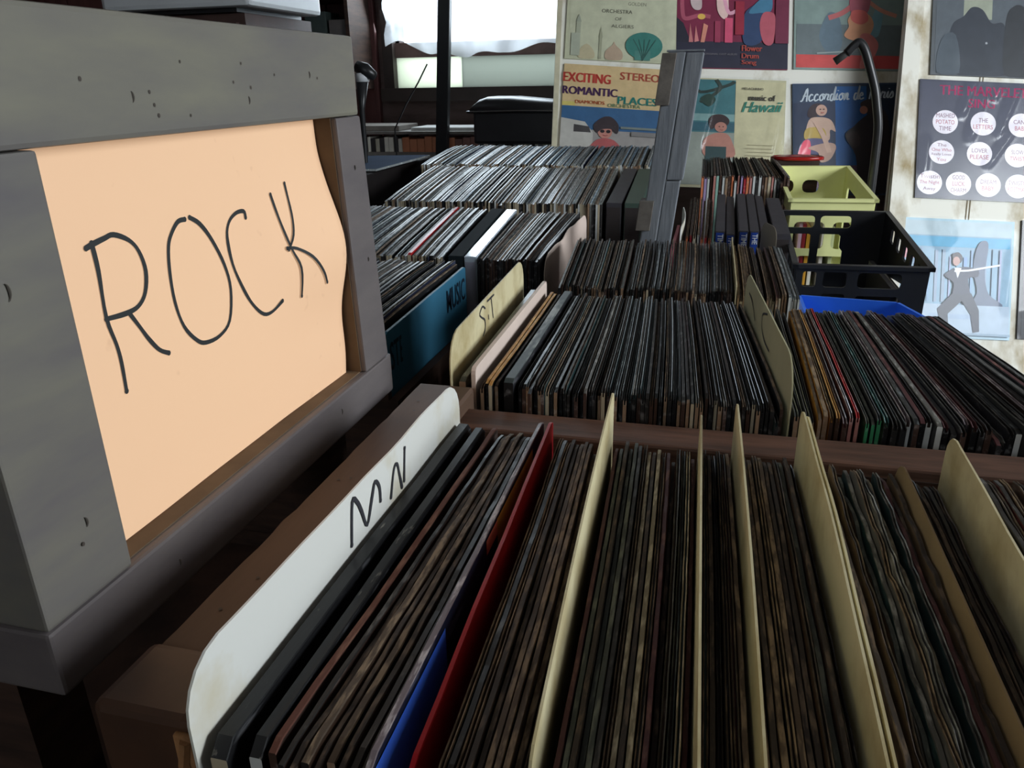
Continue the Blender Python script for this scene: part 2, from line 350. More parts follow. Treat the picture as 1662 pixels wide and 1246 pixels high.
# front bin: thick brown plank on the left, reddish rail at the back
fb = empty('record_bin', (0.05, 0.37, -0.60), 'front wooden record bin with a thick brown plank along its left side', 'record bin')
MB().box(-0.235, 0.255, 0.12, 0.578, -0.60, -0.558).build('bottom', bin_wood, fb)
MB().box(-0.232, -0.200, 0.20, 0.575, -0.557, -0.287).build('side_board', bin_wood, fb)
MB().box(0.232, 0.255, 0.12, 0.535, -0.557, -0.275).build('side_board', bin_wood, fb)
pl = MB(); n_ = 24
for k in range(n_):
    y0 = 0.242 + (0.588 - 0.242) * k / n_; y1 = 0.242 + (0.588 - 0.242) * (k + 1) / n_
    a0 = -0.241 + 0.0018 * noise.noise(Vector((k * 0.7, 0, 5))); a1 = -0.241 + 0.0018 * noise.noise(Vector(((k + 1) * 0.7, 0, 5)))
    z = -0.2455
    pl.add([(a0, y0, z - 0.0405), (-0.190, y0, z - 0.0405), (-0.190, y1, z - 0.0405), (a1, y1, z - 0.0405), (a0, y0, z - 0.003), (a0 + 0.003, y0, z), (-0.192, y0, z), (-0.190, y0, z - 0.003),
            (a1, y1, z - 0.003), (a1 + 0.003, y1, z), (-0.192, y1, z), (-0.190, y1, z - 0.003)],
           [(0, 3, 2, 1), (0, 4, 8, 3), (4, 5, 9, 8), (5, 6, 10, 9), (6, 7, 11, 10), (7, 1, 2, 11)] + ([(0, 1, 7, 6, 5, 4)] if k == 0 else []) + ([(3, 8, 9, 10, 11, 2)] if k == n_ - 1 else []))
plank = pl.build('side_plank', plank_wood, fb)
b = MB()
for (x, y) in ((-0.222, 0.30), (-0.214, 0.296), (-0.226, 0.272), (-0.229, 0.41), (-0.222, 0.414), (-0.222, 0.53), (-0.214, 0.527), (-0.226, 0.55)):
    b.add([(x + 0.0011 * cos(2 * pi * k / 8), y + 0.0011 * sin(2 * pi * k / 8), -0.2450) for k in range(8)], [tuple(range(8))])
nb = b.build('nail_heads', nail_mat, plank)
MB().box(-0.241, -0.1935, 0.201, 0.2415, -0.283, -0.2425, bev=0.004).build('corner_block', block_wood, fb)
b = MB().box(-0.2000, -0.1915, 0.1985, 0.2015, -0.282, -0.248, bev=0.001); b.tube([(-0.194, 0.1985, -0.25), (-0.1965, 0.198, -0.262), (-0.194, 0.1985, -0.282)], 0.0025, 6)
b.build('split_edge', raw_wood, fb)
MB().box(-0.262, -0.190, 0.170, 0.2, -0.310, -0.285, bev=0.003).build('front_ledge', bin_wood, fb)
b = MB().box(-0.1995, 0.33, 0.536, 0.575, -0.557, -0.259, bev=0.0025)
for k in range(4): b.box(0.06, 0.33, 0.5350, 0.5362, -0.2685 - 0.007 * k, -0.2677 - 0.007 * k, mi=1)
b.build('back_rail', [bin_wood, dark_wood], fb)

bin_('record_bin', -0.24, 0.36, 0.584, 0.944, -0.558, -0.33, 'second wooden record bin from the front, behind the reddish rail', sides=(True, True))
bin_('record_bin', -0.245, 0.125, 0.948, 1.296, -0.562, -0.33, 'third wooden record bin from the front, behind the tight dark rows', back=-0.33)
bin_('record_bin', -0.70, -0.355, 0.80, 1.145, -0.575, -0.36, 'left wooden record bin behind the lettered sign, at the teal cover', front=-0.31)
bin_('record_bin', -0.735, -0.228, 1.155, 1.52, -0.577, -0.36, 'left record bin with the dark and the white boxed sets', front=-0.40)
bin_('record_bin', -0.735, -0.125, 1.565, 1.905, -0.547, -0.34, 'left record bin just in front of the farthest row')
bin_('record_bin', -0.76, -0.14, 1.908, 2.18, -0.502, -0.30, 'farthest record bin at the foot of the cover board')
bin_('record_bin', -0.075, 0.140, 1.345, 1.69, -0.574, -0.36, 'small record bin holding the black and blue boxed sets')
bin_('record_bin', -0.05, 0.172, 1.785, 2.08, -0.510, -0.30, 'small record bin of bright spines near the cover board')

# ------------------------------------------------------------ ROCK sign
XS = -0.270
sign = empty('sign_frame', (-0.30, 0.41, -0.60), 'grey painted wooden sign frame holding a glowing card lettered ROCK', 'sign')
def sq(b, fn): return b.xf(fn)
MB().box(XS - 0.085, XS, 0.215, 0.5765, -0.0225, 0.0330, bev=0.0025).build('top_board', grey_paint, sign)
MB().box(XS - 0.085, XS, 0.2145, 0.6010, -0.2585, -0.2240, bev=0.002).build('bottom_board', grey_paint2, sign)
lp = MB().box(XS - 0.085, XS - 0.0004, 0.2155, 0.2690, -0.2235, -0.0230, bev=0.0015); lp.build('post', grey_paint, sign)
rp = MB().box(XS - 0.085, XS - 0.0004, 0.5385, 0.5790, -0.2235, -0.0230, bev=0.0015)
rp.xf(lambda v: Vector((v.x, v.y + (-(v.z) - 0.023) * 0.085 * (1.0 if v.y > 0.56 else 0.7), v.z)))
rp.build('post', [grey_paint2], sign)
b = MB()    # unpainted inner faces of the box
b.box(XS - 0.0850, XS - 0.006, 0.2692, 0.5380, -0.2240, -0.2232)
b.box(XS - 0.0850, XS - 0.005, 0.5376, 0.5384, -0.2232, -0.0232)
b.v = [((v[0], v[1] + (-(v[2]) - 0.023) * 0.085 * 0.7, v[2]) if v[1] > 0.5373 and v[1] < 0.5386 and v[2] < -0.022 else v) for v in b.v]
b.build('bare_reveal', bare_inner, sign)
MB().box(XS - 0.090, XS - 0.0855, 0.2155, 0.5790, -0.2585, 0.0330).build('back_panel', dark_wood, sign)
for y in (0.225, 0.545):
    MB().box(-0.352, -0.312, y, y + 0.035, -0.60, -0.259).build('leg', dark_wood, sign)
# dents, knots and nail heads in the paint
for (y, z, s) in ((0.30, 0.004, .0009), (0.343, -0.002, .0008), (0.345, -0.008, .0008), (0.347, -0.013, .0009), (0.372, -0.014, .0007), (0.415, 0.002, .0007), (0.432, -0.001, .0009),
                  (0.425, 0.012, .0007), (0.46, 0.006, .0007), (0.515, 0.004, .0008), (0.37, 0.012, .0007), (0.2435, -0.195, .0009)):
    b = MB(); b.add([(XS + 0.0003, y + s * cos(2 * pi * k / 8), z + 1.25 * s * sin(2 * pi * k / 8)) for k in range(8)], [tuple(range(8))]); b.build('nail_hole', nail_mat, sign)
for (y, z, s) in ((0.238, -0.075, .0038), (0.2475, -0.186, .0026), (0.428, -0.008, .0022), (0.33, -0.004, .0026), (0.504, 0.006, .0022), (0.561, -0.06, .0020), (0.571, -0.133, .0018), (0.30, -0.243, .0020), (0.50, -0.238, .0024)):
    b = MB(); pts = [(XS + 0.0002, y + s * 0.45 * cos(R(a)), z + s * sin(R(a))) for a in range(-80, 81, 20)]
    b.tube(pts, [0.0001, .0002, .0003, .0005, .0006, .0006, .0005, .0003, .0001], 5); b.build('knot', mat('knot_shade', (84, 78, 72), 0.7, 0.1), sign)
def cardx(y, z):
    w = max(0.0, min(1.0, (y - 0.43) / 0.105))
    prof = math.exp(-((z + 0.115) / 0.045) ** 2) * 0.0165 - math.exp(-((z + 0.045) / 0.014) ** 2) * 0.0008 + math.exp(-((z + 0.2) / 0.03) ** 2) * 0.004
    return -0.2885 + w * w * (3 - 2 * w) * prof * 0.95 + 0.0006 * noise.noise(Vector((y * 18, z * 14, 0)))
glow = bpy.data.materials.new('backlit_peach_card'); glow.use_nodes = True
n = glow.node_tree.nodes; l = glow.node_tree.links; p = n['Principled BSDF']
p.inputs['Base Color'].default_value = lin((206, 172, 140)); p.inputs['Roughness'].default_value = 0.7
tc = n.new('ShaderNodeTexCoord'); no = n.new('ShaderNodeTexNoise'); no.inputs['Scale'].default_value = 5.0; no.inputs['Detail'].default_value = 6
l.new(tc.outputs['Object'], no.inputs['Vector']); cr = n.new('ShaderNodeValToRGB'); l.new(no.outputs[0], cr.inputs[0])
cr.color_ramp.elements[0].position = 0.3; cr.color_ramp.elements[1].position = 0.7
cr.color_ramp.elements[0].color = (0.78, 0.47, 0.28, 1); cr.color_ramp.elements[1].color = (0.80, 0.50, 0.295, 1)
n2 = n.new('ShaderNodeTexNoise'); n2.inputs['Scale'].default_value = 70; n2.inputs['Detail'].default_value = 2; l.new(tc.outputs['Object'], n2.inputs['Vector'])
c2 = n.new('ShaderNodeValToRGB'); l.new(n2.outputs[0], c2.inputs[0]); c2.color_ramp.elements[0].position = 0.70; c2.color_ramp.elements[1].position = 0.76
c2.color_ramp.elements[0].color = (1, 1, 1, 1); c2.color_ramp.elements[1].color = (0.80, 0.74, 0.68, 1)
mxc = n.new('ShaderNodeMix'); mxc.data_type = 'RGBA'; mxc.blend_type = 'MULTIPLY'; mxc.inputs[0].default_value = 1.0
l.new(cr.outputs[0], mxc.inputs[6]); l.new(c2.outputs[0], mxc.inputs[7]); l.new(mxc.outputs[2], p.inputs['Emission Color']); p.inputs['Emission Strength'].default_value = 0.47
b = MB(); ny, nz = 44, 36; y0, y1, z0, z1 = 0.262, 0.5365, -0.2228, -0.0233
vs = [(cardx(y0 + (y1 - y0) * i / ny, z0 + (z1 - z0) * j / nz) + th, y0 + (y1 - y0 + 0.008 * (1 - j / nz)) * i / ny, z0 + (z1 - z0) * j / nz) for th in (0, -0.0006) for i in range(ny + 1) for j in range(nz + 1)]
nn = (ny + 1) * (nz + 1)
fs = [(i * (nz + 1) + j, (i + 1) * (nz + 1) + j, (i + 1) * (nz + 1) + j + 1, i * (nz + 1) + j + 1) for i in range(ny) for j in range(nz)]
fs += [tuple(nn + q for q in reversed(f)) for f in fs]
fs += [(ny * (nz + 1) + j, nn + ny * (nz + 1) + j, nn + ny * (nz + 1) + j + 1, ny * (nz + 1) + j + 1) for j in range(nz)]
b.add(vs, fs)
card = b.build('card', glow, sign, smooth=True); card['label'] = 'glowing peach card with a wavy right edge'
def smooth_pts(pts, k=4):
    out = []
    for i in range(len(pts) - 1):
        p0 = pts[max(0, i - 1)]; p1 = pts[i]; p2 = pts[i + 1]; p3 = pts[min(len(pts) - 1, i + 2)]
        for j in range(k):
            t = j / k
            out.append(tuple(0.5 * ((2 * p1[c]) + (-p0[c] + p2[c]) * t + (2 * p0[c] - 5 * p1[c] + 4 * p2[c] - p3[c]) * t * t + (-p0[c] + 3 * p1[c] - 3 * p2[c] + p3[c]) * t ** 3) for c in (0, 1)))
    out.append(pts[-1]); return out
ROCK = [[(0.3019, -0.0706), (0.307, -0.0695), (0.3147, -0.0683), (0.3213, -0.0677), (0.331, -0.0723), (0.3364, -0.0791), (0.3386, -0.09), (0.3351, -0.1008), (0.3283, -0.1063), (0.3187, -0.1075), (0.305, -0.1065)],
 [(0.306, -0.069), (0.3065, -0.0826), (0.3052, -0.1056), (0.3081, -0.121), (0.3088, -0.1312), (0.3081, -0.1462)],
 [(0.3209, -0.1078), (0.3263, -0.1168), (0.3315, -0.1256), (0.3378, -0.1336), (0.3445, -0.1377)],
 [(0.3768, -0.0693), (0.3707, -0.0696), (0.3641, -0.0746), (0.3596, -0.0812), (0.3571, -0.0943), (0.357, -0.1117), (0.361, -0.1273), (0.3696, -0.1382), (0.3774, -0.1423), (0.3912, -0.1424), (0.4033, -0.1362), (0.4094, -0.118), (0.407, -0.1019), (0.3987, -0.0853), (0.3897, -0.0742), (0.3813, -0.069)],
 [(0.4358, -0.0778), (0.4347, -0.0738), (0.4265, -0.0736), (0.4181, -0.0776), (0.4139, -0.0862), (0.4154, -0.1037), (0.4226, -0.1213), (0.4304, -0.1336), (0.4409, -0.1429), (0.451, -0.1436), (0.4619, -0.1392)],
 [(0.4654, -0.0676), (0.4706, -0.0888), (0.4763, -0.1064), (0.4832, -0.1209), (0.4829, -0.1411)],
 [(0.4835, -0.0626), (0.4836, -0.083), (0.4803, -0.0969), (0.4731, -0.1057)],
 [(0.4716, -0.1045), (0.4813, -0.1065), (0.4961, -0.1153), (0.5072, -0.1282), (0.5127, -0.1379)]]
def ink_strokes(strokes, xfun, rad, n=6, flat=0.3):
    b = MB()
    for st in strokes:
        pts = smooth_pts(st); P = [Vector((xfun(y, z) + 0.0004, y, z)) for y, z in pts]
        L = []; Rr = []
        for i, p_ in enumerate(P):
            d = P[min(i + 1, len(P) - 1)] - P[max(i - 1, 0)]; w = Vector((0, -d.z, d.y)).normalized() * rad * (0.85 + 0.3 * noise.noise(Vector((p_.y * 60, p_.z * 60, 3))))
            L.append(p_ + w); Rr.append(p_ - w)
        o = len(P); b.add([v for v in L] + [v for v in Rr], [(i, i + 1, o + i + 1, o + i) for i in range(o - 1)])
        for e_ in (P[0], P[-1]): b.add([e_ + Vector((0.00003, rad * cos(k * pi / 4), rad * sin(k * pi / 4))) for k in range(8)], [tuple(range(8))])
    return b
ink_strokes(ROCK, cardx, 0.00155).build('lettering', ink, card)

# ------------------------------------------------------------ divider cards
cream_card = mat('yellowed_card', (214, 203, 164), 0.55, col2=(176, 158, 112), scale=22, lo=0.42, hi=0.72, coord='Position')
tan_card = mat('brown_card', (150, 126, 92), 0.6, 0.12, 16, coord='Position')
white_card = mat('white_divider_card', (230, 230, 224), 0.4, col2=(206, 194, 160), scale=14, lo=0.52, hi=0.78, coord='Position')
pink_card = mat('pinkish_card', (222, 202, 190), 0.6, 0.05, 14, coord='Position')
def divider(label, xn, xf, yn, yf, zt, base, m_, r=0.022, th=0.0012, lean=0.0, bow=0.0, name='divider_card', parent=None, wave=0.0, group=None, zf=None):
    b = MB(); pts = []
    zf = zt if zf is None else zf
    def prof(n=28):
        q = []
        for k in range(n + 1):
            s = 0.5 - 0.5 * cos(pi * k / n); y = yn + (yf - yn) * s; z = zt + (zf - zt) * s
            dd = min(y - yn, yf - y)
            if dd < r: z -= r - math.sqrt(max(0, r * r - (r - dd) ** 2))
            q.append((s, y, z + wave * noise.noise(Vector((y * 14, xn * 50, 0)))))
        return q
    q = prof(); rows = 6
    for side in (-th / 2, th / 2):
        for (s, y, z) in q:
            for j in range(rows + 1):
                zz = base + (z - base) * j / rows
                x = xn + (xf - xn) * s + bow * sin(pi * s) - lean * (zt - zz) / 0.35
                pts.append((x + side, y, zz))
    c = rows + 1; n_ = len(q) * c; fs = []
    for i in range(len(q) - 1):
        for j in range(rows):
            a = (i * c + j, (i + 1) * c + j, (i + 1) * c + j + 1, i * c + j + 1)
            fs.append(tuple(reversed(a))); fs.append(tuple(n_ + k for k in a))
    for i in range(len(q) - 1):
        fs.append((i * c + rows, (i + 1) * c + rows, n_ + (i + 1) * c + rows, n_ + i * c + rows))
        fs.append((i * c, n_ + i * c, n_ + (i + 1) * c, (i + 1) * c))
    for j in range(rows):
        fs.append((j, j + 1, n_ + j + 1, n_ + j)); o = (len(q) - 1) * c; fs.append((o + j, n_ + o + j, n_ + o + j + 1, o + j + 1))
    b.add(pts, fs)
    o = b.build(name, m_, None); tag(o, label, 'divider', group); return o
BS = -0.557
mc = divider('white divider card marked with a black M beside the brown plank', -0.1835, -0.1805, 0.191, 0.520, -0.2085, BS, white_card, r=0.026, wave=0.004)
def mcx(y, z): return -0.1835 + 0.003 * (y - 0.191) / 0.329 + 0.0008
ink_strokes([[(0.3311, -0.2387), (0.3367, -0.2144), (0.3423, -0.2177), (0.3463, -0.2259), (0.3514, -0.2379), (0.36, -0.2256), (0.366, -0.2175), (0.3711, -0.2235), (0.3711, -0.2328)],
             [(0.3858, -0.2388), (0.393, -0.2233), (0.3983, -0.2221), (0.4007, -0.2308), (0.403, -0.2409)], [(0.407, -0.2383), (0.4115, -0.2173)]], mcx, 0.0015).build('lettering', ink_soft, mc)
divider('tall cream divider card in the front bin, first right of the red sleeve', -0.0485, -0.0605, 0.197, 0.515, -0.2240, BS, cream_card, zf=-0.2065, r=0.010, bow=-0.001)
divider('thin edge-on cream divider card in the front bin, second from the red sleeve', 0.0095, 0.0020, 0.195, 0.512, -0.2185, BS, cream_card, r=0.006)
divider('cream divider card in the middle of the front bin, third from the red sleeve', 0.0325, 0.0250, 0.205, 0.512, -0.2260, BS, cream_card, zf=-0.2065, r=0.009, bow=0.001)
divider('large wavy cream divider card in the front bin, fourth from the red sleeve', 0.0742, 0.0675, 0.200, 0.512, -0.2290, BS, cream_card, zf=-0.2085, r=0.010, bow=0.002, wave=0.002)
divider('second cream card pressed against the large wavy divider card', 0.0772, 0.0705, 0.20, 0.510, -0.2300, BS, cream_card, zf=-0.2105, r=0.010, bow=0.002, wave=0.002)
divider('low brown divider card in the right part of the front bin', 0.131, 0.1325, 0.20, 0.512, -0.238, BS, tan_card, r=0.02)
divider('broad cream divider card at the right end of the front bin', 0.156, 0.1600, 0.20, 0.512, -0.224, BS, cream_card, zf=-0.216, r=0.016, wave=0.002)
sc = divider('cream divider card lettered S.T beside the dark sleeves of the second bin', -0.2145, -0.2275, 0.600, 0.925, -0.2055, BS, cream_card, r=0.028)
def scx(y, z): return -0.2145 - 0.013 * (y - 0.6) / 0.325 + 0.0008
ink_strokes([[(0.7252, -0.2146), (0.7150, -0.2100), (0.7036, -0.2146), (0.7109, -0.2201), (0.7229, -0.2262), (0.724, -0.2353), (0.7146, -0.2404)][:7],
             [(0.736, -0.2101), (0.7639, -0.2105)], [(0.7519, -0.2109), (0.7588, -0.234)], [(0.7382, -0.2257), (0.7395, -0.2299)]], scx, 0.0011).build('lettering', ink_soft, sc)
pk = divider('thick pinkish white sleeve standing right of the S.T divider card', -0.194, -0.199, 0.602, 0.925, -0.2330, BS, pink_card, r=0.006, th=0.004, name='record_sleeve'); pk['category'] = 'record'
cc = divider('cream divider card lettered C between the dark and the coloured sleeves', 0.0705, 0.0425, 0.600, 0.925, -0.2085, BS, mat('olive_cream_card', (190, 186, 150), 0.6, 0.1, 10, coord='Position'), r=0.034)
def ccx(y, z): return 0.0705 - 0.028 * (y - 0.6) / 0.325 - 0.0016
ink_strokes([[(0.7492, -0.2124), (0.7767, -0.2203), (0.777, -0.2319), (0.7531, -0.2396), (0.7193, -0.2394)], [(0.8852, -0.2268), (0.8549, -0.2292), (0.8241, -0.2409)]], ccx, 0.0012).build('lettering', ink_soft, cc)
divider('thin cream card standing in the third bin near its right end', 0.033, 0.030, 0.955, 1.275, -0.236, -0.561, cream_card, r=0.006)
divider('pale torn pinkish card at the right end of the white boxed set bin', -0.2545, -0.2405, 1.175, 1.50, -0.262, -0.576, pink_card, r=0.03, wave=0.014, zf=-0.236)
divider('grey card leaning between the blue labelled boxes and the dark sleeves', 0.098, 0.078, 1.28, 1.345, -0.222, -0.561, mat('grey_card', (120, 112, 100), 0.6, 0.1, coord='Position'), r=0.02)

# ------------------------------------------------------------ sleeves : front bin
K = lambda s: s.split()
worn_b = K('umber umber brown black charcoal charcoal maroon teal brown black'); worn_e = K('kraft dim dim dark grey kraft dim dark'); dark_s = K('black charcoal brown kraft')
def B0(info, n0, n1, f0, f1, cnt, bodies=worn_b, edges=worn_e, seed=1, z=-0.246, prio=9, jit=0.0016, **k):
    row(info, lsp(n0, n1, cnt), lsp(f0, f1, cnt), 0.198, 0.508, z, z, BS, (0.0024, 0.0036), bodies, edges, dark_s, seed, prio=prio, jit=jit, slitp=0.35, **k)
G = lambda label, group: (label, group)
B0(G('brown worn sleeve in the front bin between the second black sleeve and the navy one', 'worn sleeves left of the navy sleeve in the front bin'), -0.150, -0.1125, -0.143, -0.1165, 8, seed=2, edges=K('dim kraft dark dim'), bodies=K('black brown umber black'))
B0(G('worn dark sleeve between the red sleeve and the first tall cream divider', 'sleeves between the red sleeve and the first cream divider'), -0.0870, -0.049, -0.0985, -0.0635, 11, seed=3, edges=K('dim dark kraft dim'))
B0(G('worn front bin sleeve between the tall bright cream divider and the thin edge-on one', 'sleeves between the first and second cream dividers'), -0.0435, 0.007, -0.057, 0.0000, 17, seed=4, edges=K('kraft pale grey maroon greenish dim kraft dark'), bodies=K('umber maroon teal brown grey black'))
B0(G('worn sleeve in the front bin between the thin edge-on and the third cream dividers', 'sleeves between the second and third cream dividers'), 0.0115, 0.0300, 0.0042, 0.0228, 6, seed=5, edges=K('dim dim kraft dark'))
B0(G('worn sleeve in the front bin between the third and the large wavy cream dividers', 'sleeves between the third and fourth cream dividers'), 0.0350, 0.0715, 0.0275, 0.0650, 11, seed=6, edges=K('dim dark kraft greenish dim'), bodies=K('umber black teal brown charcoal'))
B0(G('ragged front bin sleeve between the large wavy cream divider and the low brown card', 'ragged sleeves between the wavy divider and the brown card'), 0.0805, 0.1290, 0.0735, 0.1300, 16, seed=8, edges=K('kraft maroon grey dim pale greenish dim'), bodies=K('umber maroon teal grey tan black'), zj=0.006, z=-0.2505, jit=0.005)
B0(G('dark sleeve in the front bin between the low brown card and the broad cream divider', 'sleeves between the brown card and the broad divider'), 0.1335, 0.1530, 0.1350, 0.1570, 6, seed=9, edges=K('dark dim dark'), z=-0.254)
B0(G('sleeve in the front bin right of the broad cream divider card', 'sleeves right of the broad cream divider'), 0.1600, 0.2100, 0.1635, 0.2200, 14, seed=10, edges=K('grey kraft dim dark'))
def one(label, xn, xf, yn, yf, zn, zf, t, base, bm_, em, sm, name='record_sleeve', cat='record', lean=0.0, slit=False, seed=0, parts=None, **k):
    b = MB(); sleeve_geo(b, xn, xf, yn, yf, zn, zf, t, base, lean=lean, slit=slit, seed=seed, **k)
    o = b.build(name, [bm_, em, sm]); tag(o, label, cat); return o
GLB = wear_mat('glossy_black_edge', (17, 17, 19), (150, 144, 132), 0.11, 0.45, 170, 0.1)
one('thick glossy black sleeve right beside the white M card', -0.1745, -0.1730, 0.193, 0.515, -0.2425, -0.2425, 0.0075, BS, BODY['black'], GLB, SPINE['bone'], seed=11, round_c=0.004)
one('second glossy black sleeve, just right of the thick black one', -0.1605, -0.1600, 0.197, 0.512, -0.2435, -0.2435, 0.0055, BS, BODY['black'], GLB, SPINE['white'], seed=12, round_c=0.003)
one('ragged rust brown sleeve right of the two glossy black sleeves', -0.1540, -0.1490, 0.199, 0.512, -0.247, -0.244, 0.0035, BS, BODY['umber'], wear_mat('rust_edge', (96, 56, 44), (130, 90, 72), 0, 0.7), SPINE['brown'], seed=13, jit=0.006)
nv = one('navy sleeve with a yellow patch just left of the red sleeve', -0.1105, -0.1125, 0.196, 0.511, -0.2385, -0.2345, 0.0030, BS, BODY['navy'], EDGE['mauve'], SPINE['bone'], seed=14)
b = MB()
def onsheet(y0, y1, z0, z1, x0, x1): # quad lying on a sleeve's right face
    f = lambda y: x0 + (x1 - x0) * (y - 0.196) / 0.315 + 0.0021
    return [(f(y0), y0, z0), (f(y1), y1, z0), (f(y1), y1, z1), (f(y0), y0, z1)]
for k_, (q_, m_) in enumerate(((onsheet(0.196, 0.280, -0.275, -0.2415, -0.1105, -0.1125), mat('blue_print', (60, 108, 225), 0.5, 0.05)), (onsheet(0.375, 0.470, -0.270, -0.2385, -0.1105, -0.1125), mat('ochre_print', (190, 140, 60), 0.5, 0.1)), (onsheet(0.352, 0.378, -0.2485, -0.2390, -0.1105, -0.1125), mat('salmon_print', (196, 104, 84), 0.5, 0.1)))):
    b = MB(); b.add(q_, [(0, 1, 2, 3)]); b.build('printed_patch', m_, nv)
one('bright red sleeve standing tall in the front bin', -0.0975, -0.1055, 0.205, 0.512, -0.2455, -0.2345, 0.0026, BS, mat('red_card', (178, 26, 34), 0.45, 0.08, coord='Position'), mat('red_card'), mat('red_card'), seed=15)
# a curled clear plastic edge beside the first black sleeves is left to the material

# ------------------------------------------------------------ second bin
gl_b = K('black black charcoal umber brown teal black grey'); gl_e = K('plastic_dark plastic grey dark plastic_dark dim kraft plastic_dark dark'); mix_s = K('black black charcoal brown kraft bone black brown kraft')
def B1(info, n0, n1, f0, f1, cnt, seed, bodies=gl_b, edges=gl_e, spines=mix_s, z=-0.246, t=(0.0022, 0.0036), **k):
    row(info, lsp(n0, n1, cnt), lsp(f0, f1, cnt), 0.600, 0.915, z, z, BS, t, bodies, edges, spines, seed, prio=8, **k)
one('dark sleeve with white flecks between the S.T card and the pinkish white sleeve', -0.205, -0.212, 0.604, 0.92, -0.245, -0.243, 0.0060, BS, BODY['black'], EDGE['plastic_dark'], SPINE['kraft'], seed=21)
B1(G('brown edged sleeve loosely standing right of the pinkish white sleeve', 'loose sleeves right of the pinkish white sleeve'), -0.187, -0.172, -0.194, -0.176, 4, 22, edges=K('kraft dim gold'), t=(0.0028, 0.0036))
one('thick grey marbled gatefold sleeve left of the tight rows in the second bin', -0.162, -0.168, 0.601, 0.92, -0.242, -0.242, 0.0085, BS, BODY['charcoal'], wear_mat('marbled_edge', (60, 68, 68), (150, 154, 150), 0.0, 0.55, 60, 0.0), SPINE['black'], seed=23)
B1(G('slim dark sleeve packed in the middle of the second bin', 'packed dark sleeves in the middle of the second bin'), -0.155, 0.0665, -0.161, 0.0385, 60, 24, yj=0.006)
B1(G('sleeve in the second bin packed between the C card and the gold edged ones', 'sleeves right of the C card'), 0.0735, 0.0900, 0.0590, 0.0900, 4, 25, bodies=K('black charcoal'), edges=K('plastic_dark dark'), z=-0.252)
B1(G('gold edged sleeve right of the C card in the second bin', 'gold edged sleeves'), 0.0915, 0.1090, 0.0920, 0.1050, 4, 26, bodies=K('orange brown tan'), edges=K('gold gold kraft'), spines=K('kraft brown'), z=-0.250)
B1(G('red edged sleeve right of the gold edged ones in the second bin', 'red edged sleeves'), 0.1095, 0.1240, 0.1060, 0.1180, 3, 27, bodies=K('red maroon'), edges=K('red mauve red'), spines=K('brown bone pink'), z=-0.250)
B1(G('teal or green edged sleeve in the right part of the second bin', 'green edged sleeves'), 0.1255, 0.1440, 0.1190, 0.1380, 4, 28, bodies=K('teal green charcoal'), edges=K('teal greenish teal plastic_dark'), spines=K('green mint black'), z=-0.250)
B1(G('dark sleeve at the right end of the second bin in front of the blue tub', 'dark sleeves at the right end of the second bin'), 0.1450, 0.3000, 0.1390, 0.2500, 30, 29, bodies=K('black charcoal black umber'), edges=K('dark plastic_dark mauve dark plastic_dark grey maroon'), spines=K('black black white charcoal black brown'), z=-0.250, t=(0.0034, 0.0044), yj=0.010)
# ------------------------------------------------------------ third bin
row(G('slim sleeve packed in the third bin between the gap and the black crate', 'packed sleeves of the third bin'), lsp(-0.190, 0.0295, 62), lsp(-0.219, 0.0275, 62), 0.965, 1.275, -0.247, -0.245, -0.561, (0.002, 0.0032), K('black charcoal umber brown grey teal'), K('grey plastic_dark plastic kraft dim dim kraft dark'), mix_s, 31, prio=7, yj=0.005)
row(G('brown edged sleeve right of the thin cream card in the third bin', 'brown edged sleeves of the third bin'), lsp(0.035, 0.094, 17), lsp(0.0325, 0.092, 17), 0.965, 1.275, -0.249, -0.250, -0.561, (0.002, 0.0030), K('brown umber tan'), K('kraft dim kraft maroon'), K('kraft bone'), 32, prio=7)
row(G('white edged sleeve at the right end of the third bin by the black crate', 'white edged sleeves of the third bin'), lsp(0.095, 0.109, 4), lsp(0.093, 0.106, 4), 0.965, 1.275, -0.249, -0.249, -0.561, (0.002, 0.003), K('grey white'), K('white plastic'), K('white'), 33, prio=7)
# ------------------------------------------------------------ left bins
sh_e = K('plastic bright grey bright sky plastic plastic_dark bright kraft grey plastic'); sh_b = K('grey charcoal charcoal grey navy black'); pale_s = K('bone bone kraft white charcoal black bone')
row(G('sleeve left of the teal cover in the bin behind the sign', 'sleeves left of the teal cover'), lsp(-0.655, -0.387, 56), lsp(-0.665, -0.380, 56), 0.815, 1.12, -0.274, -0.258, -0.574, (0.002, 0.0036), sh_b, K('grey plastic plastic_dark grey kraft dim plastic_dark'), pale_s, 41, prio=5, yj=0.008)
row(G('pale edged sleeve left of the red edged one and dark boxed set', 'sleeves of the boxed set bin, left part'), lsp(-0.70, -0.485, 44), lsp(-0.70, -0.502, 44), 1.17, 1.485, -0.262, -0.233, -0.576, (0.002, 0.0040), sh_b, sh_e, pale_s, 42, prio=5)
row(G('sleeve between the red edged one and the dark boxed set', 'sleeves between the red edged one and the dark boxed set'), lsp(-0.474, -0.421, 13), lsp(-0.493, -0.436, 13), 1.17, 1.485, -0.262, -0.233, -0.576, (0.002, 0.0036), sh_b, K('plastic grey kraft plastic_dark dim'), pale_s, 43, prio=6)
row(G('dark sleeve between the white boxed set and the torn pinkish card', 'dark sleeves right of the white boxed set'), lsp(-0.362, -0.260, 29), lsp(-0.372, -0.250, 29), 1.17, 1.485, -0.262, -0.237, -0.576, (0.002, 0.0032), K('black umber charcoal'), K('plastic_dark grey dim plastic_dark kraft plastic'), K('black charcoal brown'), 44, prio=6)
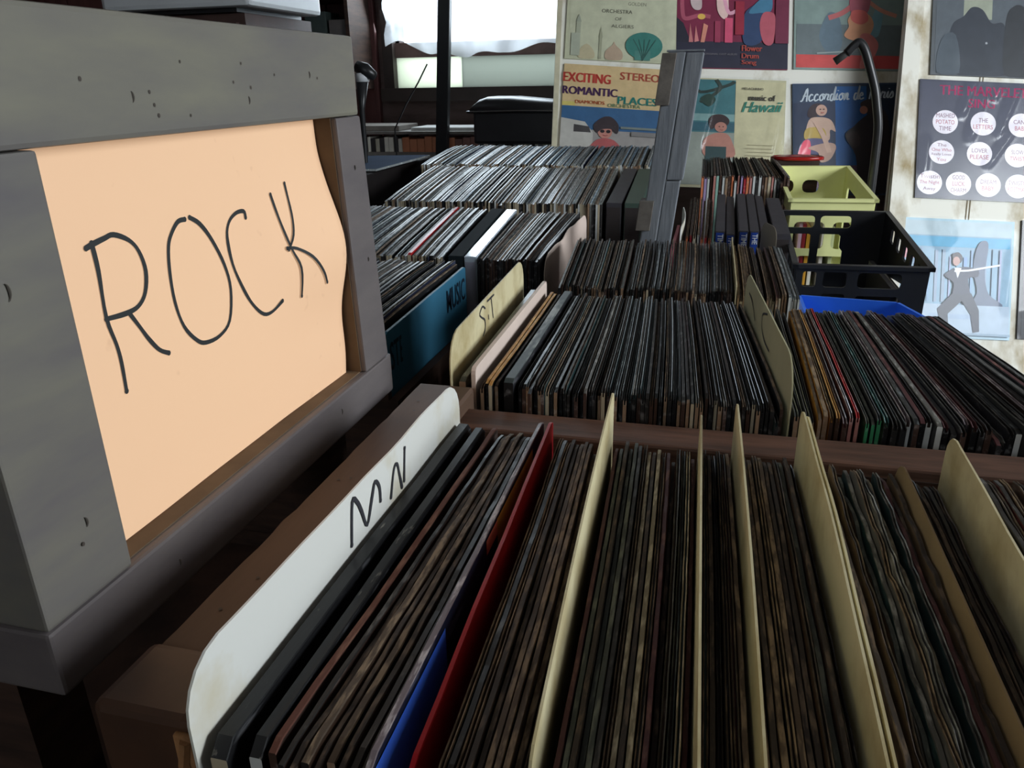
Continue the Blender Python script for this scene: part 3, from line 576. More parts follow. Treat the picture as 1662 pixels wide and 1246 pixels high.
row(G('far', 'far'), lsp(-0.70, -0.222, 116), lsp(-0.70, -0.228, 116), 1.578, 1.885, -0.234, -0.194, -0.546, (0.002, 0.0035), sh_b, K('bright plastic sky grey bright kraft plastic grey'), pale_s, 45, prio=3, yj=0.003)
row(G('far', 'far'), lsp(-0.73, -0.155, 130), lsp(-0.73, -0.160, 130), 1.895, 2.165, -0.190, -0.166, -0.501, (0.0022, 0.004), sh_b, K('sky bright bright white plastic kraft sky'), K('bone kraft white'), 46, prio=2, yj=0.003)
row(G('sleeve with bright spine in the small bin by the yellow crate', 'bright spined sleeves'), lsp(-0.034, 0.152, 29), lsp(-0.040, 0.135, 29), 1.795, 2.065, -0.200, -0.186, -0.509, (0.0035, 0.0056), K('black charcoal umber'), K('grey dim grey kraft dark'), K('white orange red lilac mint bone black pink white brown charcoal black kraft'), 47, prio=8, yj=0.002)
row(G('bent brown sleeve left of the blue labelled boxes', 'bent brown sleeves'), lsp(-0.046, -0.002, 7), lsp(-0.052, -0.004, 7), 1.362, 1.668, -0.252, -0.231, -0.573, (0.003, 0.0045), K('brown tan umber'), K('kraft dim kraft'), K('red white bone orange kraft'), 48, prio=8)

# individual sleeves: the 300 that show largest; the rest is one mass of packed sleeves
order = sorted(range(len(specs)), key=lambda i: -specs[i]['prio'])
# within one priority keep the rightmost (least hidden) ones first
order.sort(key=lambda i: (-specs[i]['prio'], -specs[i]['args']['xn']))
solo = set(order[:288]); stuff = MB(); smats = []; sidx = {}
def smi(m_):
    if m_.name not in sidx: sidx[m_.name] = len(smats); smats.append(m_)
    return sidx[m_.name]
for i, s in enumerate(specs):
    a = dict(s['args']); mats = (BODY[s['mats'][0]], EDGE[s['mats'][1]], SPINE[s['mats'][2]])
    if i in solo:
        b = MB(); sleeve_geo(b, **a)
        o = b.build('record_sleeve', mats); tag(o, s['info'][0], 'record', s['info'][1])
    else:
        a['N'] = 4; sleeve_geo(stuff, mi=tuple(smi(m_) for m_ in mats), **a)
so = stuff.build('packed_record_sleeves', smats)
tag(so, 'mass of tightly packed shiny record sleeves filling the left and far bins', 'records', None, 'stuff')
print('sleeves', len(specs))

one('red edged sleeve among pale ones left of the dark boxed set', -0.4795, -0.4975, 1.17, 1.485, -0.260, -0.231, 0.0062, -0.576, BODY['red'], EDGE['red'], SPINE['bone'], seed=51)
def boxset(label, xn, xf, yn, yf, zn, zf, t, base, col, top=None, group=None, lab=None):
    b = MB(); th = t / 2
    def P(s, side, z): return (xn + (xf - xn) * s + side * th, yn + (yf - yn) * s, z)
    vs = [P(0, -1, base), P(0, 1, base), P(1, 1, base), P(1, -1, base), P(0, -1, zn), P(0, 1, zn), P(1, 1, zf), P(1, -1, zf)]
    bm = bmesh.new(); V = [bm.verts.new(v) for v in vs]
    for f in [(0, 3, 2, 1), (4, 5, 6, 7), (0, 1, 5, 4), (1, 2, 6, 5), (2, 3, 7, 6), (3, 0, 4, 7)]: bm.faces.new([V[k] for k in f])
    bmesh.ops.bevel(bm, geom=bm.edges[:], offset=0.0012, segments=2, affect='EDGES'); bm.verts.index_update()
    b.add([v.co[:] for v in bm.verts], [[v.index for v in f.verts] for f in bm.faces]); bm.free()
    o = b.build('record_box_set', col); tag(o, label, 'boxed set', group)
    # tray seen as a seam around the lid
    b = MB(); z = zn - 0.01
    b.box(xn - th + 0.002, xn + th - 0.002, yn - 0.0006, yn + 0.0, base + 0.004, zn - (0.002 if lab and lab[1] else 0.009))
    b.build('spine_panel', lab[0] if lab else mat('box_spine_dark', (46, 40, 40), 0.6, 0.2), o)
    if lab and lab[1]:
        me = text_mesh(lab[1], bold=0.02); xs_ = [v.co.x for v in me.vertices]; ys_ = [v.co.y for v in me.vertices]
        w = max(xs_) - min(xs_); h = max(ys_) - min(ys_); k = (t * 0.55) / h
        # the word runs down the spine
        mx = Matrix.Translation((xn - t * 0.2, yn - 0.0010, zn - 0.0045)) @ frame_matrix((0, 0, 0), (0, 0, -1), (1, 0, 0)) @ Matrix.Diagonal((k * 0.8, k, 1, 1)) @ Matrix.Translation((-min(xs_), -min(ys_), 0))
        b = MB(); b.mesh(me, mx); b.build('spine_lettering', mat('white_print', (214, 218, 224), 0.5, 0), o)
    return o
dk = mat('dark_slate_box', (30, 38, 43), 0.85, 0.1, 10, spec=0.15); wt = mat('glossy_white_box', (176, 190, 204), 0.12, 0.08, 10, coat=0.6); bk = mat('black_cloth_box', (54, 52, 58), 0.6, 0.15, 40); bk2 = mat('green_black_box', (60, 78, 70), 0.5, 0.1)
boxset('thick dark slate boxed set left of the glossy white one', -0.4005, -0.4150, 1.172, 1.486, -0.262, -0.234, 0.026, -0.576, dk, lab=(dk, ''))
boxset('glossy white boxed set next to the dark slate one', -0.3755, -0.3870, 1.172, 1.486, -0.262, -0.235, 0.021, -0.576, wt, lab=(mat('lilac_white_spine', (150, 152, 168), 0.4, 0.05), ''))
boxset('black boxed set at the left, next to the green topped one', -0.1985, -0.1990, 1.582, 1.887, -0.233, -0.197, 0.031, -0.546, bk)
boxset('black boxed set with greenish top beside the grey wooden post', -0.1600, -0.1640, 1.582, 1.887, -0.233, -0.197, 0.034, -0.546, bk2)
blue_l = mat('royal_blue_label', (24, 62, 150), 0.45, 0.06)
for k, (x, t, z, w) in enumerate(((0.0115, 0.0165, -0.243, 'TIME'), (0.0290, 0.0150, -0.247, 'THE'), (0.0500, 0.0165, -0.241, 'TIME'), (0.0675, 0.0155, -0.241, 'THE'), (0.0850, 0.0150, -0.245, 'TIME'))):
    o = boxset('', x, x * 0.98, 1.352 - 0.0, 1.665, z, z + 0.020, t, -0.573, bk, lab=(blue_l, w))
    o['label'] = ['first', 'second', 'third', 'fourth', 'fifth'][k] + ' black box with blue lettered spine counted from the bent brown sleeves'
    o['group'] = 'black boxes with blue spines'
boxset('thick plain black box right of the blue lettered ones, by the crates', 0.1130, 0.1110, 1.360, 1.668, -0.246, -0.229, 0.026, -0.573, bk)
# milky bent plastic divider at the left of that bin
o = divider('bent milky plastic sheet at the left edge of the blue labelled box bin', -0.054, -0.062, 1.352, 1.60, -0.238, -0.573, white_card, r=0.02, bow=0.006, th=0.0015)
o.name = 'plastic_sheet'
one('pink sleeve corner low beside the foot of the grey post', -0.0665, -0.0680, 1.352, 1.60, -0.276, -0.276, 0.006, -0.573, mat('pink_card', (214, 120, 136), 0.6, 0.05), mat('pink_card'), mat('pink_card'), seed=61)

# teal cover facing right, with dark lettering
tl_m = mat('teal_blue_cover', (52, 108, 136), 0.5, 0.12, 8, coord='Position')
tc_ = one('teal cover with dark lettering at the right end of the bin behind the sign', -0.3725, -0.3690, 0.815, 1.118, -0.279, -0.2655, 0.0040, -0.574, tl_m, tl_m, BODY['charcoal'], seed=62)
b = MB()
def word(b, body, y0, y1, z0, h, x, mi=0):
    me = text_mesh(body, bold=0.01); X_ = [v.co.x for v in me.vertices]; Y_ = [v.co.y for v in me.vertices]
    kx = (y1 - y0) / (max(X_) - min(X_)); ky = h / (max(Y_) - min(Y_))
    b.mesh(me, Matrix.Translation((x, y0, z0)) @ frame_matrix((0, 0, 0), (0, 1, 0), (0, 0, 1)) @ Matrix.Diagonal((kx, ky, 1, 1)) @ Matrix.Translation((-min(X_), -min(Y_), 0)), mi)
word(b, 'STEREO TEST &', 0.822, 1.012, -0.330, 0.036, -0.3700)
word(b, 'MUSIC', 1.028, 1.112, -0.315, 0.034, -0.3668)
b.build('lettering', mat('dark_teal_ink', (18, 34, 50), 0.5, 0), tc_)

# ------------------------------------------------------------ grey end-on sign frame between the bins
def shear(v): return Vector((v.x + (v.z - 0.04) * 0.105, v.y, v.z))
ef = empty('sign_frame', (-0.10, 1.48, -0.60), 'grey cracked wooden frame seen end-on, standing between the far bins', 'sign')
MB().box(-0.0880, -0.0610, 1.312, 1.345, -0.60, 0.037, bev=0.002).xf(shear).build('post', grey_paint3, ef)
MB().box(-0.0600, -0.0335, 1.314, 1.345, -0.155, 0.036, bev=0.002).xf(shear).build('post', grey_paint3, ef)
MB().box(-0.0605, -0.0375, 1.314, 1.345, -0.60, -0.1565, bev=0.002).xf(shear).build('post', grey_paint3, ef)
MB().box(-0.0905, -0.0335, 1.316, 1.34, 0.0375, 0.0405, bev=0.001).xf(shear).build('cap', grey_paint3, ef)
MB().box(-0.0960, -0.0740, 1.305, 1.3115, -0.040, 0.036, bev=0.001).box(-0.0960, -0.0885, 1.3115, 1.345, -0.040, 0.036).xf(shear).build('board_end', block_grey, ef)
MB().box(-0.0975, -0.0740, 1.305, 1.3115, -0.237, -0.188, bev=0.001).box(-0.0975, -0.0885, 1.3115, 1.345, -0.237, -0.188).xf(shear).build('board_end', block_grey, ef)

# ------------------------------------------------------------ crates
def crate(name, c, ex, ey, h, label, m_, front, side, th=0.004, rimw=0.007, group=None, taper=0.0, back=None):
    """c = near-left rim corner, ex / ey = rim vectors to the right / to the back"""
    c = Vector(c); ex = Vector(ex); ey = Vector(ey); up = Vector((0, 0, 1)); fl = c + (ex + ey) / 2
    e = empty(name, (fl.x, fl.y, c.z - h), label, 'crate', group)
    Lx = ex.length; Ly = ey.length
    def wall(nm, o, ax, L, holes):
        me = plate_mesh([(0, -h), (L, -h), (L, 0), (0, 0)], holes, th)
        MB().mesh(me, frame_matrix(o, ax, up)).build(nm, m_, e)
    wall('front_wall', c, ex, Lx, front); wall('back_wall', c + ey, ex, Lx, back or front)
    wall('side_wall', c, ey, Ly, side); wall('side_wall', c + ex, ey, Ly, side)
    b = MB(); nx_ = ex.normalized(); ny_ = ey.normalized()
    for (p0, p1, out) in ((c, c + ex, -ny_), (c + ey, c + ex + ey, ny_), (c, c + ey, -nx_), (c + ex, c + ex + ey, nx_)):
        d = (p1 - p0).normalized() * rimw; q0 = p0 - d; q1 = p1 + d
        vs = []
        for q in (q0, q1):
            for (a, z) in ((-th / 2, -0.004), (rimw, -0.004), (rimw, 0.002), (-th / 2, 0.002)): vs.append(q + out * a + up * z)
        b.add(vs, [(0, 1, 2, 3), (7, 6, 5, 4), (0, 4, 5, 1), (1, 5, 6, 2), (2, 6, 7, 3), (3, 7, 4, 0)])
    b.build('rim', m_, e)
    b = MB(); o = c + up * (-h)
    b.add([o, o + ex, o + ex + ey, o + ey] + [v + up * 0.004 for v in (o, o + ex, o + ex + ey, o + ey)], [(0, 3, 2, 1), (4, 5, 6, 7), (0, 1, 5, 4), (1, 2, 6, 5), (2, 3, 7, 6), (3, 0, 4, 7)])
    b.build('base', m_, e)
    return e
Lx = 0.188
fr = [(0.040, -0.034, 0.074, -0.010, 0.005), (0.090, -0.034, 0.152, -0.010, 0.006), (0.040, -0.062, 0.074, -0.044, 0.004), (0.090, -0.062, 0.152, -0.046, 0.004), (0.010, -0.034, 0.030, -0.010, 0.004), (0.03, -0.14, 0.08, -0.08, 0.008), (0.1, -0.14, 0.15, -0.08, 0.008)]
bkw = [(0.004, -0.030, 0.062, -0.007, 0.007), (0.072, -0.030, 0.128, -0.007, 0.007), (0.004, -0.105, 0.058, -0.042, 0.006), [(0.072, -0.105), (0.118, -0.105), (0.118, -0.075), (0.112, -0.068), (0.112, -0.046), (0.108, -0.042), (0.074, -0.042)], (0.02, -0.145, 0.08, -0.115, 0.006)]
sd = [(0.03 + k * 0.055, -0.034, 0.058 + k * 0.055, -0.010, 0.005) for k in range(5)] + [[(0.03, -0.13), (0.30, -0.13), (0.30, -0.10), (0.03, -0.05)]]
crate('plastic_crate', (0.1300, 1.250, -0.272), (Lx, 0.004, 0.001), (-0.002, 0.355, 0.026), 0.165, 'black plastic record crate with rounded openings above the blue tub', black_pl, fr, sd, back=bkw)
yfr = [(0.02, -0.10, 0.075, -0.030, 0.010), (0.095, -0.10, 0.150, -0.030, 0.010), (0.02, -0.18, 0.15, -0.115, 0.01)]
ybk = [(0.010, -0.060, 0.042, -0.030, 0.012), (0.062, -0.060, 0.100, -0.030, 0.012), (0.02, -0.18, 0.15, -0.095, 0.01)]
ysd = [(0.04, -0.085, 0.14, -0.035, 0.008), (0.17, -0.085, 0.28, -0.035, 0.008), (0.04, -0.18, 0.28, -0.10, 0.01)]
crate('plastic_crate', (0.150, 1.690, -0.234), (0.158, 0.003, 0.001), (-0.012, 0.33, 0.030), 0.20, 'pale yellow plastic crate behind the black crate', yellow_pl, [(0.01, -0.10, 0.07, -0.045, 0.010), (0.085, -0.10, 0.148, -0.045, 0.010), (0.02, -0.18, 0.15, -0.115, 0.01)], ysd, back=ybk)
# stacked stands under the crates
def stand(x0, x1, y0, y1, z, label):
    e = empty('crate_stand', ((x0 + x1) / 2, (y0 + y1) / 2, -0.60), label, 'stand')
    MB().box(x0, x1, y0, y1, z - 0.02, z).build('shelf_board', dark_wood, e)
    for x in (x0 + 0.01, x1 - 0.01):
        for y in (y0 + 0.01, y1 - 0.01): MB().box(x - 0.01, x + 0.01, y - 0.01, y + 0.01, -0.60, z - 0.02).build('leg', dark_wood, e)
stand(0.144, 0.32, 1.70, 2.01, -0.434, 'low dark wooden stand under the yellow crate')
# thin books in the yellow crate, seen through the black one
for k, (x, c) in enumerate(((0.176, (206, 170, 190)), (0.184, (150, 40, 50)), (0.193, (230, 170, 60)), (0.203, (236, 232, 222)), (0.222, (216, 208, 200)), (0.240, (190, 196, 150)))):
    b = MB().box(x - 0.0035, x + 0.0035, 1.705, 1.905, -0.4295, -0.28 - 0.006 * (k % 3), bev=0.0008)
    tag(b.build('thin_book', mat('book_cover_%s' % 'pink red amber white bone olive'.split()[k], c, 0.5, 0.08)), '%s thin book standing in the pale yellow crate' % 'pink red amber white bone olive'.split()[k], 'book')
# books in the black crate on its right
for k, (x, c, nm) in enumerate(((0.302, (70, 66, 66), 'grey'), (0.292, (200, 196, 190), 'white'), (0.282, (46, 44, 46), 'black'))):
    b = MB().box(x - 0.004, x + 0.004, 1.29, 1.50, -0.431, -0.330 + 0.008 * k, bev=0.0008)
    tag(b.build('record_sleeve', mat('crate_sleeve_' + nm, c, 0.4, 0.1)), '%s sleeve standing against the right side inside the black crate' % nm, 'record')
# blue tub under the black crate
bt = empty('storage_tub', (0.19, 1.05, -0.60), 'blue plastic tub below the black crate', 'tub')
P1, P2, P3 = Vector((0.128, 1.130, -0.2900)), Vector((0.250, 1.115, -0.2900)), Vector((0.2770, 1.026, -0.2905))
P0 = P1 + (P3 - P2) * 1.7; P3b = P2 + (P3 - P2) * 1.7
P0.x = 0.130
def wallq(a, b_, th, z0):
    d = (b_ - a).normalized(); nrm = Vector((d.y, -d.x, 0)) * th
    vs = [a, b_, b_ + nrm, a + nrm]; lo_ = [Vector((v.x, v.y, z0)) for v in vs]
    return vs + lo_, [(0, 1, 2, 3), (7, 6, 5, 4), (0, 4, 5, 1), (1, 5, 6, 2), (2, 6, 7, 3), (3, 7, 4, 0)]
for nm, a, b_ in (('back_wall', P2, P1), ('side_wall', P3b, P2), ('side_wall', P1, P0), ('front_wall', P0, P3b)):
    mb_ = MB(); mb_.add(*wallq(a, b_, 0.004, -0.595)); mb_.build(nm, blue_pl, bt)
mb_ = MB(); mb_.add([Vector((v.x, v.y, -0.6)) for v in (P0, P3b, P2, P1)] + [Vector((v.x, v.y, -0.595)) for v in (P0, P3b, P2, P1)], [(0, 3, 2, 1), (4, 5, 6, 7), (0, 1, 5, 4), (1, 2, 6, 5), (2, 3, 7, 6), (3, 0, 4, 7)]); mb_.build('base', blue_pl, bt)
stand(0.132, 0.322, 1.245, 1.62, -0.437, 'low dark wooden stand under the black crate')

# red oval lid behind the yellow crate
b = MB(); seg = 32; ring = []
for (r_, z) in ((1.0, 0.0), (1.0, 0.006), (0.93, 0.0085), (0.88, 0.006), (0.5, 0.0105), (0.02, 0.012)):
    ring.append([(0.185 + 0.062 * r_ * cos(2 * pi * k / seg), 2.062 + 0.035 * r_ * sin(2 * pi * k / seg), -0.190 + z) for k in range(seg)])
vs = [v for r_ in ring for v in r_]; fs = [(i * seg + k, i * seg + (k + 1) % seg, (i + 1) * seg + (k + 1) % seg, (i + 1) * seg + k) for i in range(len(ring) - 1) for k in range(seg)]
fs.append(tuple(range(seg - 1, -1, -1))); fs.append(tuple((len(ring) - 1) * seg + k for k in range(seg)))
b.add(vs, fs); lid = b.build('red_lid', red_pl, smooth=True); tag(lid, 'glossy red oval lid lying behind the yellow crate', 'lid')
MB().box(0.135, 0.235, 2.035, 2.085, -0.60, -0.1905).build('lid_box', dark_wood).name = 'dark_box'
tag(bpy.data.objects['dark_box'], 'dark narrow box under the red lid', 'box')

# ------------------------------------------------------------ boards with record covers
U = right.copy(); Dn = down.copy(); Nn = fwd.copy()       # both boards lean back and are turned a little: across, down, into the wall
# numeric axes of the leaning boards (world coordinates)
U = Vector((0.9683, 0.2490, -0.0167)); Dn = Vector((0.0761, -0.3584, -0.9304)); Nn = Vector((-0.2377, 0.8997, -0.3661))
class Board:
    def __init__(s, dist): s.o = Nn * dist
    def p(s, a, d, out=0.0): return s.o + U * a + Dn * d - Nn * out      # a, d in metres on the board
LB = Board(2.17); RB = Board(2.03)
def slab(B, pts, th, out=0.0):
    b = MB(); f = [B.p(a, d, out) for a, d in pts]; k = [v + Nn * th for v in f]; n_ = len(pts)
    b.add(f + k, [tuple(range(n_ - 1, -1, -1)), tuple(range(n_, 2 * n_))] + [(i, (i + 1) % n_, n_ + (i + 1) % n_, n_ + i) for i in range(n_)])
    return b
u = 0.001736; w = 0.001624
lbo = slab(LB, [((914 - 831) * u, -1.35), ((1500 - 831) * u, -1.35), ((1478 - 831) * u, (300 - 623) * u), ((893 - 831) * u, (290 - 623) * u)], 0.012)
lb = tag(lbo.build('display_board', cream_board), 'stained cream board covered with two rows of record covers behind the bins', 'display board')
for a in ((940 - 831) * u, (1440 - 831) * u):
    b = MB(); t_ = LB.p(a, -0.60, -0.014)
    b.tube([t_, (t_.x, t_.y + 0.01, -1.30)], 0.012, 8); b.build('support_post', dark_wood, lb)
b = slab(LB, [((911 - 831) * u, -1.35), ((919 - 831) * u, -1.35), ((901 - 831) * u, (290 - 623) * u), ((893 - 831) * u, (290 - 623) * u)], 0.020, 0.008)
b.build('edge_strip', mat('yellowed_edge', (190, 184, 158), 0.6, 0.2), lb)
rbo = slab(RB, [((1490 - 831) * w, -1.28), (2.15, -1.28), (2.15, 0.22), ((1398 - 831) * w, 0.22), ((1440 - 831) * w, (330 - 623) * w)], 0.014)
# grooves between planks
rb = tag(rbo.build('display_board', cream_board), 'right cream plank board with the disc patterned cover, standing forward of the left one', 'display board')
b = MB()
for a0 in (1390, 1520, 1650, 1780):
    for da in (0, 5):
        q = slab(RB, [((a0 + da + 95 - 831) * w, -1.2), ((a0 + da + 96.6 - 831) * w, -1.2), ((a0 + da - 30 - 831) * w + 0.06, 0.2), ((a0 + da - 31.6 - 831) * w + 0.06, 0.2)], 0.001, 0.0012); b.add(q.v, q.f)
b.build('plank_grooves', mat('groove_shade', (120, 108, 86), 0.8, 0.1), rb)
b = slab(RB, [((1486 - 831) * w, -1.28), ((1512 - 831) * w, -1.28), ((1470 - 831) * w, (330 - 623) * w), ((1428 - 831) * w, 0.22), ((1402 - 831) * w, 0.22), ((1442 - 831) * w, (330 - 623) * w)], 0.022, 0.010)
b.build('edge_strip', cream_board, rb)
for a in (0.99, 2.0):
    b = MB(); t_ = RB.p(a + 0.05, -0.5, -0.02); b.tube([t_, (t_.x, t_.y + 0.02, -1.30)], 0.015, 8); b.build('support_post', dark_wood, rb)

_pc = {}
def pm(c):
    k = 'print_%d_%d_%d' % tuple(c)
    return mat(k, c, 0.45, 0.08, 30, coord='Position')
class Cover:
    """square record cover fixed to a board; prints are laid on it in unit coordinates, v downwards"""
    def __init__(s, B, a, d, size, ang, base_col, label, W=1.0):
        s.s = size; ca, sa = cos(ang), sin(ang)
        s.ux = U * ca + Dn * sa; s.uy = Dn * ca - U * sa; s.o = B.p(a, d, 0.0015); s.mb = MB(); s.mats = []; s.lay = 0; s.vs = 1.0
        b = MB(); n_ = [s.o, s.o + s.ux * size, s.o + s.ux * size + s.uy * size, s.o + s.uy * size]
        f = [v - Nn * 0.0035 for v in n_]
        b.add(f + n_, [(3, 2, 1, 0), (4, 5, 6, 7), (0, 1, 5, 4), (1, 2, 6, 5), (2, 3, 7, 6), (3, 0, 4, 7)])
        s.ob = tag(b.build('record_cover', pm(base_col)), label, 'record cover')
    def P(s, u_, v_): return s.o + s.ux * (u_ * s.s) + s.uy * (min(0.995, v_ * s.vs) * s.s) - Nn * (0.0037 + 0.00022 * s.lay)
    def mi(s, c):
        m_ = pm(c)
        if m_ not in s.mats: s.mats.append(m_)
        return s.mats.index(m_)
    def poly(s, pts, c):
        s.lay += 1; s.mb.add([s.P(*p_) for p_ in pts], [tuple(range(len(pts) - 1, -1, -1))], s.mi(c)); return s
    def rect(s, x0, y0, x1, y1, c): return s.poly([(x0, y0), (x1, y0), (x1, y1), (x0, y1)], c)
    def disc(s, x, y, rx, ry, c, n=28): return s.poly([(x + rx * cos(2 * pi * k / n), y + ry * sin(2 * pi * k / n)) for k in range(n)], c)
    def blob(s, pts, c):
        P_ = pts + pts[:3]; out = []
        for i in range(len(pts)):
            p0, p1, p2, p3 = P_[i], P_[i + 1], P_[i + 2], (P_[i + 3] if i + 3 < len(P_) else P_[i + 3 - len(pts)])
            for j in range(4):
                t = j / 4; out.append(tuple(0.5 * ((2 * p1[q]) + (-p0[q] + p2[q]) * t + (2 * p0[q] - 5 * p1[q] + 4 * p2[q] - p3[q]) * t * t + (-p0[q] + 3 * p1[q] - 3 * p2[q] + p3[q]) * t ** 3) for q in (0, 1)))
        return s.poly(out, c)
    def line(s, pts, wd, c, smooth=True):
        s.lay += 1
        pts = smooth_pts(pts, 4) if smooth and len(pts) > 2 else pts
        L = []; Rr = []
        for i, p_ in enumerate(pts):
            a = pts[max(0, i - 1)]; b_ = pts[min(len(pts) - 1, i + 1)]; dx, dy = b_[0] - a[0], b_[1] - a[1]; q = math.hypot(dx, dy) or 1
            L.append(s.P(p_[0] - dy / q * wd, p_[1] + dx / q * wd)); Rr.append(s.P(p_[0] + dy / q * wd, p_[1] - dx / q * wd))
        n_ = len(pts); s.mb.add(L + Rr, [(i, i + 1, n_ + i + 1, n_ + i) for i in range(n_ - 1)], s.mi(c)); return s
    def text(s, body, x, y, wd, h, c, italic=0.0, bold=0.0, rise=0.0):
        """x,y = lower-left corner of the word, wd/h = its size"""
        s.lay += 1
        me = text_mesh(body, italic=italic); X_ = [v.co.x for v in me.vertices]; Y_ = [v.co.y for v in me.vertices]
        kx = wd / (max(X_) - min(X_)); ky = h / (max(Y_) - min(Y_)); x0, y0 = min(X_), min(Y_)
        for q in ((0.0,) if bold <= 0 else (-0.5, 0.0, 0.5)):
            s.mb.add([s.P(x + q * bold * h * 4.5 + (v.co.x - x0) * kx, y - (v.co.y - y0) * ky - rise * (v.co.x - x0) * kx) for v in me.vertices], [tuple(p_.vertices) for p_ in me.polygons], s.mi(c))
        return s
    def done(s, folds=None, seed=0, amt=0.03, pad=0.01):
        s.mb.build('printed_front', s.mats, s.ob)
        if folds is not None:
            N_ = 44; vs = []
            for i in range(N_ + 1):
                for j in range(N_ + 1):
                    x = -pad + (1 + 2 * pad) * i / N_; y = -pad + (1 + 2 * pad) * j / N_; h = 0
                    for (x0, y0, x1, y1, wd, hh) in folds:
                        dx, dy = x1 - x0, y1 - y0; L = math.hypot(dx, dy); t = ((x - x0) * dx + (y - y0) * dy) / (L * L); dd = abs((x - x0) * dy - (y - y0) * dx) / L
                        if -0.1 < t < 1.1: h += 1.3 * hh * math.exp(-(dd / (wd * 1.25)) ** 2) * max(0, min(1, (t + 0.1) * 5, (1.1 - t) * 5))
                    h += 0.0006 * noise.noise(Vector((x * 5 + seed, y * 5, 0)))
                    vs.append(s.o + s.ux * (x * s.s) + s.uy * (y * s.s) - Nn * (0.0105 + h))
            b = MB(); b.add(vs, [(i * (N_ + 1) + j, i * (N_ + 1) + j + 1, (i + 1) * (N_ + 1) + j + 1, (i + 1) * (N_ + 1) + j) for i in range(N_) for j in range(N_)])
            b.build('clear_sleeve', film('clear_film_%d' % seed, (0.96, 0.97, 0.98), amt * 0.5, 0.24), s.ob, smooth=True)
PXL = lambda x, y: ((x - 831) * u, (y - 623) * u)
PXR = lambda x, y: ((x - 831) * w, (y - 623) * w)
skin = (196, 150, 130)
# --- yellowish cover with faint domes
c = Cover(LB, *PXL(926, -86), 0.316, R(3.2), (196, 196, 166), 'pale yellow cover with faint domes and a teal round tree, above the lettered one')
c.rect(0.03, 0.03, 0.97, 0.97, (200, 200, 172)).text('GOLDEN', 0.54, 0.50, 0.16, 0.03, (110, 108, 92)).text('ORCHESTRA', 0.31, 0.575, 0.27, 0.032, (104, 102, 90), bold=0.01).text('OF', 0.43, 0.64, 0.06, 0.028, (104, 102, 90)).text('ALGIERS', 0.40, 0.705, 0.20, 0.03, (104, 102, 90))
c.blob([(0.13, 0.99), (0.12, 0.93), (0.19, 0.86), (0.26, 0.93), (0.25, 0.99)], (196, 184, 150)).blob([(0.37, 0.99), (0.36, 0.92), (0.42, 0.86), (0.43, 0.83), (0.45, 0.86), (0.51, 0.92), (0.50, 0.99)], (188, 164, 140))
c.rect(0.30, 0.80, 0.325, 0.99, (166, 166, 140)).poly([(0.295, 0.80), (0.3125, 0.70), (0.33, 0.80)], (166, 166, 140)).rect(0.09, 0.66, 0.13, 0.80, (170, 172, 150)).poly([(0.085, 0.67), (0.11, 0.60), (0.135, 0.67)], (160, 164, 146)).rect(0.05, 0.77, 0.13, 0.97, (180, 184, 164))
c.disc(0.70, 0.855, 0.165, 0.12, (66, 128, 118)).rect(0.62, 0.90, 0.76, 0.985, (84, 136, 126))
for k in range(5): c.line([(0.69, 0.99), (0.66 + 0.02 * k, 0.9), (0.60 + 0.05 * k, 0.80)], 0.004, (58, 96, 90))
c.done([(0.9, 0.0, 0.95, 1, 0.03, 0.003)], 1, 0.02)
# --- EXCITING ROMANTIC PLACES
c = Cover(LB, *PXL(916, 104), 0.306, R(3.6), (206, 178, 130), 'travel cover lettered in red, purple and teal over a blue sky and dark haired person')
c.vs = 0.69; c.rect(0.0, 0.0, 1, 0.56, (214, 186, 138)).rect(0.0, 0.50, 0.12, 0.55, (214, 196, 110)).rect(0, 0.555, 1.0, 0.88, (58, 98, 138)).rect(0.0, 0.86, 1, 1.45, (156, 150, 146))
c.text('EXCITING', 0.0, 0.235, 0.43, 0.125, (206, 78, 66), bold=0.02, rise=-0.02).text('STEREO', 0.52, 0.17, 0.36, 0.10, (206, 104, 84), bold=0.015, rise=-0.03).text('ROMANTIC', 0.0, 0.40, 0.50, 0.105, (84, 52, 92), bold=0.02, rise=-0.02).text('PLACES', 0.51, 0.495, 0.36, 0.10, (58, 146, 134), bold=0.02, rise=-0.01)
c.text('DIAMONDS', 0.12, 0.52, 0.27, 0.045, (214, 110, 70), bold=0.01).text('ORCHESTRA', 0.42, 0.545, 0.30, 0.045, (130, 166, 130), bold=0.01)
c.poly([(0, 0.72), (0.22, 0.76), (0.30, 0.9), (0.3, 1.2), (0, 1.2)], (190, 186, 178)).poly([(0.12, 0.80), (0.26, 0.82), (0.28, 0.9), (0.12, 0.9)], (70, 66, 66))
c.blob([(0.30, 0.80), (0.38, 0.69), (0.46, 0.68), (0.53, 0.78), (0.52, 0.9), (0.45, 0.84), (0.34, 0.9)], (58, 48, 52)).disc(0.41, 0.885, 0.065, 0.085, (190, 130, 116)).blob([(0.33, 0.9), (0.36, 0.80), (0.46, 0.79), (0.51, 0.88), (0.46, 0.84), (0.38, 0.85)], (60, 50, 54)).blob([(0.26, 1.2), (0.34, 0.99), (0.5, 0.99), (0.58, 1.2)], (176, 90, 90))
c.disc(0.385, 0.875, 0.020, 0.022, (40, 34, 38)).disc(0.44, 0.875, 0.020, 0.022, (40, 34, 38)).line([(0.39, 0.925), (0.415, 0.932), (0.435, 0.925)], 0.004, (150, 50, 60)); c.rect(0.55, 0.80, 1, 0.83, (120, 130, 126)).poly([(0.88, 0.80), (0.93, 0.7), (0.98, 0.80)], (60, 76, 84)).rect(0.65, 0.86, 0.95, 0.92, (130, 126, 124))
c.done([(0.2, 0.5, 0.35, 1, 0.03, 0.004)], 2, 0.03)
